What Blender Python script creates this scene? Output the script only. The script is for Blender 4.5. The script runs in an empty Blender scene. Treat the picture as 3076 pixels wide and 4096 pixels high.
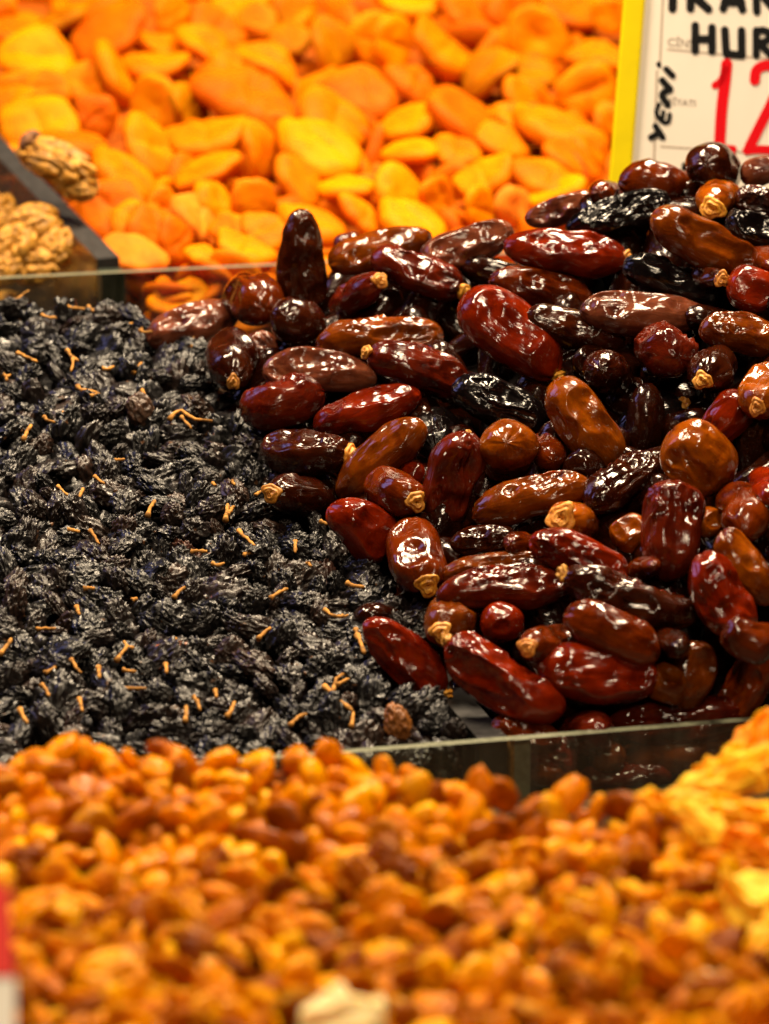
import bpy, bmesh, math, random
import numpy as np
from mathutils import Vector, Matrix

S = bpy.context.scene
COL = S.collection
random.seed(7)
RNG = np.random.default_rng(11)

# ------------------------------------------------------------------ camera
VF, PITCH, YAW, DIST = math.radians(15.6), math.radians(15), math.radians(14), 1.4
FPX = 2048 / math.tan(VF / 2)                      # photo is 3076 x 4096
fwd = np.array([math.sin(YAW) * math.cos(PITCH), math.cos(YAW) * math.cos(PITCH), -math.sin(PITCH)])
rgt = np.array([math.cos(YAW), -math.sin(YAW), 0.0])
upv = np.cross(rgt, fwd)
CAM = -DIST * fwd

cam = bpy.data.cameras.new("camera")
cam_o = bpy.data.objects.new("camera", cam)
COL.objects.link(cam_o)
cam_o.matrix_world = Matrix(((rgt[0], upv[0], -fwd[0], CAM[0]), (rgt[1], upv[1], -fwd[1], CAM[1]),
                             (rgt[2], upv[2], -fwd[2], CAM[2]), (0, 0, 0, 1)))
cam.sensor_fit = 'VERTICAL'
cam.sensor_height = 36
cam.lens = 18 / math.tan(VF / 2)
cam.clip_start, cam.clip_end = 0.02, 50
cam.dof.use_dof = True
cam.dof.focus_distance = 1.375
cam.dof.aperture_fstop = (cam.lens / 1000) / 0.0125
cam.dof.aperture_blades = 0
S.camera = cam_o

# ------------------------------------------------------------------ world, lamps, exposure
W = bpy.data.worlds.new("World")
S.world = W
W.use_nodes = True
W.node_tree.nodes["Background"].inputs[0].default_value = (0.9, 0.62, 0.42, 1)
W.node_tree.nodes["Background"].inputs[1].default_value = 0.01
S.view_settings.view_transform = 'Standard'
S.view_settings.look = 'None'
S.view_settings.exposure = 0.0
S.view_settings.gamma = 1.0
S.cycles.use_denoising = True
S.cycles.max_bounces = 8
S.cycles.transparent_max_bounces = 16
S.cycles.caustics_reflective = False
S.cycles.caustics_refractive = False
S.cycles.sample_clamp_indirect = 4


def lamp(name, loc, aim, size, power, color, shape='DISK', size_y=None):
    L = bpy.data.lights.new(name, 'AREA')
    L.shape = shape
    L.size = size
    if size_y:
        L.size_y = size_y
    L.energy = power
    L.color = color
    o = bpy.data.objects.new(name, L)
    COL.objects.link(o)
    o.location = loc
    o.rotation_euler = (Vector(aim) - Vector(loc)).to_track_quat('-Z', 'Y').to_euler()
    return o


WARM = (1.0, 0.78, 0.52)
lamp("stall_lamp", (0.36, 0.40, 0.92), (0, 0, 0), 0.24, 21.0, WARM)
lamp("stall_lamp", (-0.24, 0.22, 0.95), (0, 0, 0), 0.20, 16.0, WARM)
lamp("stall_lamp", (0.16, -0.42, 1.05), (0, -0.24, 0), 0.18, 7.5, WARM)
lamp("stall_lamp", (-0.28, -1.25, 0.80), (0, -0.15, 0), 0.16, 4.6, WARM)
lamp("cool_shop_light", (-0.75, 0.55, 0.62), (0.05, 0.05, 0), 0.34, 2.2, (0.42, 0.42, 1.0), 'RECTANGLE', 0.5)


# ------------------------------------------------------------------ geometry of the view
def ray(x, y):
    d = fwd + rgt * (x - 1538) / FPX - upv * (y - 2048) / FPX
    return d / np.linalg.norm(d)


def at(x, y, d):
    return CAM + ray(x, y) * d


def at_z(x, y, z):
    d = ray(x, y)
    return CAM + d * ((z - CAM[2]) / d[2])


def plane3(a, b, c):
    n = np.cross(b - a, c - a)
    n /= np.linalg.norm(n)
    if n[2] < 0:
        n = -n
    return n, float(n @ a)


def depth_on(pl, x, y):
    return (pl[1] - pl[0] @ CAM) / (pl[0] @ ray(x, y))


def to_px(p):
    v = np.asarray(p) - CAM
    z = v @ fwd
    return 1538 + FPX * (v @ rgt) / z, 2048 - FPX * (v @ upv) / z


DATE_PL = plane3(at(1950, 2900, 1.272), at(2750, 640, 1.5), at(1200, 1200, 1.492))
RAIS_PL = plane3(at(0, 2950, 1.263), at(1500, 2950, 1.265), at(500, 1235, 1.53))
GOLD_PL = plane3(at(0, 4096, 0.94), at(3076, 4096, 0.94), at(1500, 3040, 1.10))
APRI_PL = plane3(at(0, 1050, 1.665), at(2400, 1050, 1.685), at(1500, 0, 1.99))
Z_FRONT, Z_BACK, Y_FRONT, Y_BACK = -0.0357, 0.0446, -0.1655, 0.2555


def in_poly(x, y, poly):
    c = False
    j = len(poly) - 1
    for i in range(len(poly)):
        xi, yi = poly[i]
        xj, yj = poly[j]
        if (yi > y) != (yj > y) and x < (xj - xi) * (y - yi) / (yj - yi) + xi:
            c = not c
        j = i
    return c


# ------------------------------------------------------------------ noise (vectorised)
def _h(ix, iy, iz, s):
    n = (ix * 374761393 + iy * 668265263 + iz * 2147483647 + s * 1274126177) & 0xFFFFFFFF
    n = ((n ^ (n >> 13)) * 1274126177) & 0xFFFFFFFF
    n = n ^ (n >> 16)
    return (n & 0xFFFF) / 32767.5 - 1.0


def noise(p, s=0):
    p = np.asarray(p, float)
    i = np.floor(p).astype(np.int64)
    f = p - i
    u = f * f * f * (f * (f * 6 - 15) + 10)
    r = 0
    for dx in (0, 1):
        for dy in (0, 1):
            for dz in (0, 1):
                w = (u[:, 0] if dx else 1 - u[:, 0]) * (u[:, 1] if dy else 1 - u[:, 1]) * (u[:, 2] if dz else 1 - u[:, 2])
                r = r + w * _h(i[:, 0] + dx, i[:, 1] + dy, i[:, 2] + dz, s)
    return r


def noise_vec(p, s):
    return np.stack([noise(p, s), noise(p + 17.3, s + 1), noise(p - 9.1, s + 2)], 1)


def sstep(a, b, x):
    t = np.clip((x - a) / (b - a), 0, 1)
    return t * t * (3 - 2 * t)


# ------------------------------------------------------------------ mesh helpers
def uv_faces(nr, ns):
    """faces of a pole-to-pole grid: 2 poles + (nr-1) rings of ns verts"""
    F = []
    for j in range(ns):
        F.append((0, 2 + (j + 1) % ns, 2 + j))
    for i in range(nr - 2):
        a = 2 + i * ns
        for j in range(ns):
            F.append((a + j, a + (j + 1) % ns, a + ns + (j + 1) % ns, a + ns + j))
    a = 2 + (nr - 2) * ns
    for j in range(ns):
        F.append((1, a + j, a + (j + 1) % ns))
    return F


_UVF = {}


def uv_dirs(nr, ns):
    th = np.linspace(0, math.pi, nr + 1)[1:-1]
    ph = np.arange(ns) * 2 * math.pi / ns
    T, Ph = np.meshgrid(th, ph, indexing='ij')
    x = np.cos(T).ravel()
    y = (np.sin(T) * np.cos(Ph)).ravel()
    z = (np.sin(T) * np.sin(Ph)).ravel()
    V = np.concatenate([[[1, 0, 0], [-1, 0, 0]], np.stack([x, y, z], 1)])
    if (nr, ns) not in _UVF:
        _UVF[(nr, ns)] = uv_faces(nr, ns)
    return V, _UVF[(nr, ns)]


_ICO = {}


def ico(sub):
    if sub not in _ICO:
        bm = bmesh.new()
        bmesh.ops.create_icosphere(bm, subdivisions=sub, radius=1)
        bm.verts.ensure_lookup_table()
        _ICO[sub] = (np.array([v.co[:] for v in bm.verts]), [tuple(v.index for v in f.verts) for f in bm.faces])
        bm.free()
    return _ICO[sub]


def mesh_from(name, V, F, mat=None, smooth=True):
    m = bpy.data.meshes.new(name)
    m.from_pydata(np.asarray(V).tolist(), [], F)
    if smooth:
        m.polygons.foreach_set("use_smooth", np.ones(len(m.polygons), bool))
    if mat:
        m.materials.append(mat)
    m.update()
    return m


def obj(name, mesh, parent=None, loc=None, mat3=None, scale=1.0):
    o = bpy.data.objects.new(name, mesh)
    COL.objects.link(o)
    if mat3 is not None or loc is not None:
        M = np.eye(4)
        M[:3, :3] = (np.eye(3) if mat3 is None else mat3) * scale
        if loc is not None:
            M[:3, 3] = loc
        o.matrix_world = Matrix(M.tolist())
    if parent:
        o.parent = parent
    return o


def tag(o, label=None, cat=None, group=None, kind=None):
    if label:
        o['label'] = label
    if cat:
        o['category'] = cat
    if group:
        o['group'] = group
    if kind:
        o['kind'] = kind
    return o


def rand_rot():
    q = RNG.normal(size=4)
    q /= np.linalg.norm(q)
    w, x, y, z = q
    return np.array([[1 - 2 * (y * y + z * z), 2 * (x * y - z * w), 2 * (x * z + y * w)],
                     [2 * (x * y + z * w), 1 - 2 * (x * x + z * z), 2 * (y * z - x * w)],
                     [2 * (x * z - y * w), 2 * (y * z + x * w), 1 - 2 * (x * x + y * y)]])


class Join:
    """collects many small shapes into one joined mesh (only for 'stuff')"""

    def __init__(self):
        self.V, self.F, self.n = [], [], 0

    def add(self, V, F):
        self.V.append(V)
        self.F.extend([tuple(i + self.n for i in f) for f in F])
        self.n += len(V)

    def build(self, name, mat, unit=1.0):
        return obj(name, mesh_from(name, np.concatenate(self.V) / unit, self.F, mat), None, (0, 0, 0), np.eye(3), unit)


def tube(P, R, ns=8):
    """closed tube along points P with radii R"""
    P = np.asarray(P, float)
    V, F = [], []
    ref = np.array([0.31, 0.52, 0.79])
    for i, p in enumerate(P):
        t = P[min(i + 1, len(P) - 1)] - P[max(i - 1, 0)]
        t /= np.linalg.norm(t) + 1e-12
        a = np.cross(t, ref)
        a /= np.linalg.norm(a)
        b = np.cross(t, a)
        for j in range(ns):
            an = 2 * math.pi * j / ns
            V.append(p + R[i] * (math.cos(an) * a + math.sin(an) * b))
    for i in range(len(P) - 1):
        for j in range(ns):
            F.append((i * ns + j, i * ns + (j + 1) % ns, (i + 1) * ns + (j + 1) % ns, (i + 1) * ns + j))
    F.append(tuple(range(ns - 1, -1, -1)))
    F.append(tuple((len(P) - 1) * ns + j for j in range(ns)))
    return np.array(V), F


def box(lo, hi):
    lo, hi = np.asarray(lo, float), np.asarray(hi, float)
    V = [[(hi if i & 1 else lo)[0], (hi if i & 2 else lo)[1], (hi if i & 4 else lo)[2]] for i in range(8)]
    F = [(0, 2, 3, 1), (4, 5, 7, 6), (0, 1, 5, 4), (2, 6, 7, 3), (0, 4, 6, 2), (1, 3, 7, 5)]
    return np.array(V), F


# ------------------------------------------------------------------ materials
def new_mat(name):
    m = bpy.data.materials.new(name)
    m.use_nodes = True
    nt = m.node_tree
    b = nt.nodes["Principled BSDF"]
    return m, nt, b


def N(nt, typ, **kw):
    n = nt.nodes.new(typ)
    for k, v in kw.items():
        setattr(n, k, v)
    return n


def ramp(nt, fac, stops):
    r = N(nt, "ShaderNodeValToRGB")
    e = r.color_ramp.elements
    while len(e) < len(stops):
        e.new(0.5)
    for i, (p, c) in enumerate(stops):
        e[i].position = p
        e[i].color = (*c, 1)
    nt.links.new(fac, r.inputs[0])
    return r.outputs[0]


def coords(nt, scale):
    t = N(nt, "ShaderNodeTexCoord")
    info = N(nt, "ShaderNodeObjectInfo")
    mp = N(nt, "ShaderNodeMapping")
    mp.inputs["Scale"].default_value = scale if isinstance(scale, tuple) else (scale,) * 3
    nt.links.new(t.outputs["Object"], mp.inputs[0])
    off = N(nt, "ShaderNodeVectorMath", operation='MULTIPLY_ADD')
    cmb = N(nt, "ShaderNodeCombineXYZ")
    for i in range(3):
        nt.links.new(info.outputs["Random"], cmb.inputs[i])
    nt.links.new(cmb.outputs[0], off.inputs[0])
    off.inputs[1].default_value = (7.3, 3.1, 5.7)
    nt.links.new(mp.outputs[0], off.inputs[2])
    return off.outputs[0], info


def noise_tex(nt, vec, scale, detail=4, rough=0.5, dist=0.0):
    n = N(nt, "ShaderNodeTexNoise")
    n.inputs["Scale"].default_value = scale
    n.inputs["Detail"].default_value = detail
    n.inputs["Roughness"].default_value = rough
    n.inputs["Distortion"].default_value = dist
    nt.links.new(vec, n.inputs["Vector"])
    return n.outputs["Fac"]


def mix_rgb(nt, fac, a, b, mode='MIX'):
    m = N(nt, "ShaderNodeMix", data_type='RGBA', blend_type=mode)
    for sock, v in ((m.inputs[0], fac), (m.inputs[6], a), (m.inputs[7], b)):
        if isinstance(v, (int, float)):
            sock.default_value = v
        elif isinstance(v, tuple):
            sock.default_value = (*v, 1)
        else:
            nt.links.new(v, sock)
    return m.outputs[2]


def math_n(nt, op, a, b=None, clamp=False):
    m = N(nt, "ShaderNodeMath", operation=op, use_clamp=clamp)
    for i, v in enumerate((a, b)):
        if v is None:
            continue
        if isinstance(v, (int, float)):
            m.inputs[i].default_value = v
        else:
            nt.links.new(v, m.inputs[i])
    return m.outputs[0]


def bump(nt, b, h, strength, dist, prev=None):
    n = N(nt, "ShaderNodeBump")
    n.inputs["Strength"].default_value = strength
    n.inputs["Distance"].default_value = dist
    nt.links.new(h, n.inputs["Height"])
    if prev:
        nt.links.new(prev, n.inputs["Normal"])
    nt.links.new(n.outputs[0], b.inputs["Normal"])
    return n.outputs[0]


def date_material():
    m, nt, b = new_mat("date_skin")
    v, info = coords(nt, 1.0)
    big = noise_tex(nt, v, 90, 4, 0.55, 0.6)
    fine = noise_tex(nt, v, 900, 3, 0.6)
    col = info.outputs["Color"]
    dark = mix_rgb(nt, 1.0, col, (0.36, 0.26, 0.3), 'MULTIPLY')
    lite = mix_rgb(nt, 1.0, col, (1.5, 1.7, 1.5), 'MULTIPLY')
    f1 = ramp(nt, big, [(0.35, (0, 0, 0)), (0.62, (1, 1, 1))])
    c = mix_rgb(nt, f1, dark, col)
    f2 = ramp(nt, fine, [(0.60, (0, 0, 0)), (0.78, (1, 1, 1))])
    c = mix_rgb(nt, math_n(nt, 'MULTIPLY', f2, 0.7), c, lite)
    nt.links.new(c, b.inputs["Base Color"])
    r = ramp(nt, noise_tex(nt, v, 160, 4, 0.6), [(0.36, (0.09,) * 3), (0.58, (0.17,) * 3), (0.72, (0.38,) * 3)])
    nt.links.new(r, b.inputs["Roughness"])
    b.inputs["IOR"].default_value = 1.43
    b.inputs["Coat Weight"].default_value = 0.15
    b.inputs["Coat Roughness"].default_value = 0.07
    b.inputs["Subsurface Weight"].default_value = 0.18
    b.inputs["Subsurface Radius"].default_value = (1.0, 0.18, 0.05)
    b.inputs["Subsurface Scale"].default_value = 0.004
    v2, _ = coords(nt, (0.25, 1.0, 1.0))
    w = noise_tex(nt, v2, 300, 3, 0.55, 0.8)
    p = bump(nt, b, w, 0.40, 0.0011)
    bump(nt, b, fine, 0.14, 0.0003, p)
    return m


def calyx_material():
    m, nt, b = new_mat("calyx_wood")
    v, info = coords(nt, 1.0)
    f = noise_tex(nt, v, 500, 4, 0.6, 1.0)
    c = ramp(nt, f, [(0.32, (0.24, 0.065, 0.005)), (0.48, (0.70, 0.29, 0.025)), (0.72, (0.90, 0.52, 0.10))])
    c = mix_rgb(nt, 1.0, c, info.outputs["Color"], 'MULTIPLY')
    nt.links.new(c, b.inputs["Base Color"])
    b.inputs["Roughness"].default_value = 0.5
    bump(nt, b, f, 0.6, 0.0005)
    return m


def raisin_material():
    m, nt, b = new_mat("black_raisin_skin")
    v, info = coords(nt, 0.0061)
    f = noise_tex(nt, v, 520, 5, 0.6, 0.6)
    geo = N(nt, "ShaderNodeNewGeometry")
    rnd = math_n(nt, 'FRACT', math_n(nt, 'ADD', geo.outputs["Random Per Island"], info.outputs["Random"]))
    base = ramp(nt, rnd, [(0.0, (0.002, 0.002, 0.0025)), (0.50, (0.004, 0.0036, 0.004)), (0.82, (0.008, 0.005, 0.0045)), (1.0, (0.018, 0.009, 0.006))])
    lite = mix_rgb(nt, 1.0, base, (3.0, 2.9, 2.8), 'MULTIPLY')
    c = mix_rgb(nt, ramp(nt, f, [(0.45, (0, 0, 0)), (0.72, (1, 1, 1))]), base, lite)
    spot = noise_tex(nt, v, 300, 2, 0.5)
    c = mix_rgb(nt, ramp(nt, spot, [(0.70, (0, 0, 0)), (0.75, (0.6,) * 3)]), c, (0.17, 0.075, 0.03))
    c = mix_rgb(nt, 1.0, c, info.outputs["Color"], 'MULTIPLY')
    nt.links.new(c, b.inputs["Base Color"])
    r = ramp(nt, noise_tex(nt, v, 350, 3, 0.6), [(0.35, (0.27,) * 3), (0.7, (0.47,) * 3)])
    nt.links.new(r, b.inputs["Roughness"])
    b.inputs["Specular IOR Level"].default_value = 0.44
    w = noise_tex(nt, v, 330, 2, 0.5, 1.4)
    w = math_n(nt, 'SUBTRACT', 1.0, math_n(nt, 'MULTIPLY', math_n(nt, 'ABSOLUTE', math_n(nt, 'SUBTRACT', w, 0.5)), 4.0))
    bump(nt, b, w, 0.18, 0.0007)
    return m


def gold_material():
    m, nt, b = new_mat("golden_raisin_skin")
    v, info = coords(nt, 0.0054)
    geo = N(nt, "ShaderNodeNewGeometry")
    rnd = math_n(nt, 'FRACT', math_n(nt, 'ADD', geo.outputs["Random Per Island"], info.outputs["Random"]))
    base = ramp(nt, rnd, [(0.0, (0.20, 0.045, 0.0)), (0.18, (0.45, 0.125, 0.0)), (0.42, (0.72, 0.235, 0.0)),
                          (0.74, (0.84, 0.33, 0.0)), (0.93, (0.93, 0.48, 0.001)), (1.0, (0.32, 0.075, 0.006))])
    f = noise_tex(nt, v, 260, 4, 0.6, 0.5)
    c = mix_rgb(nt, ramp(nt, f, [(0.38, (0, 0, 0)), (0.6, (1, 1, 1))]), mix_rgb(nt, 1.0, base, (0.58, 0.44, 0.4), 'MULTIPLY'), base)
    nt.links.new(c, b.inputs["Base Color"])
    b.inputs["Roughness"].default_value = 0.26
    b.inputs["Specular IOR Level"].default_value = 0.07
    b.inputs["Subsurface Weight"].default_value = 0.35
    b.inputs["Subsurface Radius"].default_value = (1.0, 0.6, 0.10)
    b.inputs["Subsurface Scale"].default_value = 0.004
    bump(nt, b, noise_tex(nt, v, 380, 3, 0.5, 0.8), 0.6, 0.0008)
    return m


def apricot_material(island=False):
    m, nt, b = new_mat("apricot_flesh")
    v, info = coords(nt, 0.018)
    if island:
        geo = N(nt, "ShaderNodeNewGeometry")
        base = ramp(nt, geo.outputs["Random Per Island"], [(0, (0.42, 0.085, 0.0)), (0.5, (0.52, 0.120, 0.0)), (1, (0.62, 0.18, 0.0))])
    else:
        base = info.outputs["Color"]
    f = noise_tex(nt, v, 55, 4, 0.55, 0.4)
    c = mix_rgb(nt, ramp(nt, f, [(0.36, (0, 0, 0)), (0.62, (1, 1, 1))]), mix_rgb(nt, 1.0, base, (0.88, 0.66, 0.6), 'MULTIPLY'), base)
    sp_ = noise_tex(nt, v, 170, 3, 0.6)
    c = mix_rgb(nt, ramp(nt, sp_, [(0.66, (0, 0, 0)), (0.74, (0.55,) * 3)]), c, (0.30, 0.07, 0.002))
    nt.links.new(c, b.inputs["Base Color"])
    b.inputs["Roughness"].default_value = 0.55
    b.inputs["Specular IOR Level"].default_value = 0.05
    b.inputs["Subsurface Weight"].default_value = 0.4
    b.inputs["Subsurface Radius"].default_value = (1.0, 0.5, 0.08)
    b.inputs["Subsurface Scale"].default_value = 0.009
    bump(nt, b, noise_tex(nt, v, 140, 4, 0.55, 0.8), 0.35, 0.0012)
    return m


def plain(name, color, rough=0.5, spec=0.5, noise_scale=None, dark=0.6, bumpd=0.0, unit=1.0):
    m, nt, b = new_mat(name)
    b.inputs["Roughness"].default_value = rough
    b.inputs["Specular IOR Level"].default_value = spec
    if noise_scale:
        v, info = coords(nt, unit)
        f = noise_tex(nt, v, noise_scale, 5, 0.6, 0.3)
        c = mix_rgb(nt, ramp(nt, f, [(0.35, (0, 0, 0)), (0.65, (1, 1, 1))]), tuple(x * dark for x in color), color)
        nt.links.new(c, b.inputs["Base Color"])
        if bumpd:
            bump(nt, b, f, 0.5, bumpd)
    else:
        b.inputs["Base Color"].default_value = (*color, 1)
    return m


def glass_face():
    """thin, slightly dusty pane: see-through, a Fresnel reflection and a film of dust"""
    m, nt, b = new_mat("pane_glass")
    out = nt.nodes["Material Output"]
    v, info = coords(nt, 1.0)
    tr = N(nt, "ShaderNodeBsdfTransparent")
    tr.inputs[0].default_value = (0.90, 0.93, 0.86, 1)
    gl = N(nt, "ShaderNodeBsdfGlossy")
    gl.inputs["Roughness"].default_value = 0.06
    fr = N(nt, "ShaderNodeFresnel")
    fr.inputs[0].default_value = 1.5
    m1 = N(nt, "ShaderNodeMixShader")
    nt.links.new(math_n(nt, 'MULTIPLY', fr.outputs[0], 0.7), m1.inputs[0])
    nt.links.new(tr.outputs[0], m1.inputs[1])
    nt.links.new(gl.outputs[0], m1.inputs[2])
    df = N(nt, "ShaderNodeBsdfDiffuse")
    df.inputs[0].default_value = (0.40, 0.37, 0.30, 1)
    v2, _ = coords(nt, (1.0, 1.0, 0.12))
    f = noise_tex(nt, v2, 220, 5, 0.6, 0.2)
    fac = ramp(nt, f, [(0.42, (0.012,) * 3), (0.75, (0.085,) * 3)])
    m2 = N(nt, "ShaderNodeMixShader")
    nt.links.new(fac, m2.inputs[0])
    nt.links.new(m1.outputs[0], m2.inputs[1])
    nt.links.new(df.outputs[0], m2.inputs[2])
    nt.links.new(m2.outputs[0], out.inputs[0])
    return m


M_DATE, M_CALYX, M_RAISIN, M_GOLD = date_material(), calyx_material(), raisin_material(), gold_material()
M_APRI, M_APRI_S = apricot_material(), apricot_material(True)
M_GLASS = glass_face()
M_EDGE = plain("glass_edge", (0.20, 0.21, 0.14), 0.35, 0.5, 400, 0.6, 0.0003)
M_EDGE_DK = plain("divider_edge", (0.034, 0.032, 0.031), 0.45, 0.5, 260, 0.45, 0.0004)
M_EDGE_GR = plain("divider_cut_edge", (0.028, 0.035, 0.022), 0.4, 0.5, 300, 0.7)
M_END = plain("frosted_pane_end", (0.26, 0.24, 0.19), 0.5, 0.4, 300, 0.6)
M_TWIG = plain("twig_wood", (0.62, 0.29, 0.06), 0.75, 0.2, 350, 0.32, 0.0004)
M_WALNUT = plain("walnut_kernel", (0.68, 0.32, 0.035), 0.5, 0.3, 200, 0.28, 0.0012, 0.016)
M_WSKIN = plain("walnut_skin", (0.24, 0.10, 0.03), 0.6, 0.4, 260, 0.5, 0.0006, 0.016)
M_BENCH = plain("bench_wood", (0.10, 0.055, 0.03), 0.55, 0.4, 60, 0.5)
M_HEAP = plain("heap_core", (0.012, 0.006, 0.005), 0.8, 0.2, 90, 0.6)  # filler behind the heap gaps, their shade put into its near-black colour
M_CARD = plain("card_plastic", (0.95, 0.88, 0.78), 0.5, 0.25, 40, 0.97)
M_YEL = plain("yellow_plastic", (0.86, 0.70, 0.0), 0.5, 0.12, 70, 0.93)
M_INK = plain("black_ink", (0.004, 0.004, 0.005), 0.6, 0.15)
M_REDINK = plain("red_ink", (0.78, 0.003, 0.010), 0.6, 0.1)
M_GREYINK = plain("grey_print", (0.30, 0.24, 0.19), 0.5)
M_LINE = plain("printed_line", (0.46, 0.37, 0.29), 0.5)
M_WHITE = plain("white_card", (0.86, 0.82, 0.74), 0.4)
M_REDCARD = plain("red_card", (0.75, 0.03, 0.02), 0.4)
M_GLUE = plain("old_adhesive", (0.42, 0.20, 0.05), 0.5, 0.4, 300, 0.5, 0.0005)

# ------------------------------------------------------------------ stall: benches and glass
ROWS = [("front", -0.60, -0.178, -0.090), ("middle", -0.178, 0.245, -0.075), ("back", 0.245, 1.0, -0.005)]


def bench(y0, y1, z, label):
    bm = bmesh.new()
    V, F = box((-0.7, y0 + 0.001, z - 0.05), (0.8, y1 - 0.001, z))
    vs = [bm.verts.new(v) for v in V]
    for f in F:
        bm.faces.new([vs[i] for i in f])
    bmesh.ops.bevel(bm, geom=bm.edges[:], offset=0.003, segments=2, affect='EDGES')
    m = bpy.data.meshes.new("display_bench")
    bm.to_mesh(m)
    bm.free()
    m.materials.append(M_BENCH)
    tag(obj("display_bench", m), label, "bench", "steps of the display bench")


bench(-0.60, -0.178, -0.090, "dark wooden bench step under the golden raisins")
bench(-0.178, 0.245, -0.075, "dark wooden bench step under the black raisins and dates")
bench(0.245, 1.0, -0.005, "dark wooden bench step under the apricots and walnuts")


def pane(parent, name, p0, p1, zlo, zhi, th, ex0=M_EDGE, zhi1=None):
    """upright pane from p0 to p1 (x,y), see-through faces, opaque polished edges set round it"""
    p0, p1 = np.array(p0, float), np.array(p1, float)
    t = (p1 - p0) / np.linalg.norm(p1 - p0)
    n = np.array([-t[1], t[0]]) * th / 2
    V = []
    for q, zt in ((p0, zhi), (p1, zhi if zhi1 is None else zhi1)):
        for s in (-1, 1):
            for z in (zlo, zt):
                V.append((*(q + n * s), z))
    F = [(0, 4, 5, 1), (2, 3, 7, 6), (1, 5, 7, 3), (0, 2, 6, 4), (0, 1, 3, 2), (4, 6, 7, 5)]
    m = mesh_from(name, V, F, M_GLASS, False)
    m.materials.append(ex0)
    for i in (2, 3, 4, 5):
        m.polygons[i].material_index = 1
    return obj(name, m, parent)


def empty(name, loc):
    o = bpy.data.objects.new(name, None)
    COL.objects.link(o)
    o.empty_display_size = 0.02
    return o


def strip(name, pts, mat, parent, bev=0.0):
    V, F = box(*pts)
    return obj(name, mesh_from(name, V, F, mat, False), parent)


# front row of trays: one long front glass, divider of two panes at x = 0
t1 = tag(empty("glass_tray", (0, 0, 0)), "glass tray front wall and divider holding the black raisins and dates", "glass tray", "glass trays of the stall")
pane(t1, "front_pane", (-0.30, Y_FRONT), (0.30, Y_FRONT), -0.0585, Z_FRONT, 0.0042)
pane(t1, "divider_pane", (-0.0030, Y_FRONT + 0.0026), (-0.0030, 0.235), -0.0740, Z_FRONT - 0.0006, 0.0100, M_EDGE_DK)
strip("pane_end", ((0.0042, Y_FRONT + 0.0023, -0.0585), (0.0100, Y_FRONT + 0.0060, Z_FRONT - 0.0018)), M_END, t1)
strip("adhesive_bead", ((0.0030, Y_FRONT + 0.0022, -0.0585), (0.0044, Y_FRONT + 0.0066, Z_FRONT - 0.0014)), M_GLUE, t1)
strip("bottom_rail", ((-0.30, Y_FRONT - 0.010, -0.0745), (0.30, Y_FRONT + 0.006, -0.0590)), M_EDGE, t1)
# back row
t2 = tag(empty("glass_tray", (0, 0, 0)), "glass tray front wall and grey divider holding walnuts and apricots", "glass tray", "glass trays of the stall")
pane(t2, "front_pane", (-0.32, Y_BACK), (0.36, Y_BACK), -0.004, Z_BACK, 0.0045)
DIV0, DIV1 = at(432, 1032, 1.636), at(-60, 530, 1.775)
DIVM = DIV0 + (DIV1 - DIV0) * 1.25
pane(t2, "divider_pane", DIV0[:2], DIVM[:2], -0.004, DIV0[2], 0.0105, M_EDGE_DK, DIVM[2])
strip("divider_cut_edge", ((DIV0[0] - 0.0052, Y_BACK + 0.0026, -0.004), (DIV0[0] + 0.0052, DIV0[1] - 0.002, Z_BACK - 0.0008)), M_EDGE_GR, t2)

# ------------------------------------------------------------------ dates
DATE_COL = {'R': (0.180, 0.012, 0.0005), 'B': (0.165, 0.033, 0.001), 'A': (0.25, 0.054, 0.001), 'D': (0.036, 0.006, 0.001),
            'K': (0.005, 0.003, 0.003), 'P': (0.105, 0.010, 0.002), 'M': (0.155, 0.042, 0.018), 'C': (0.125, 0.017, 0.0005)}


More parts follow.
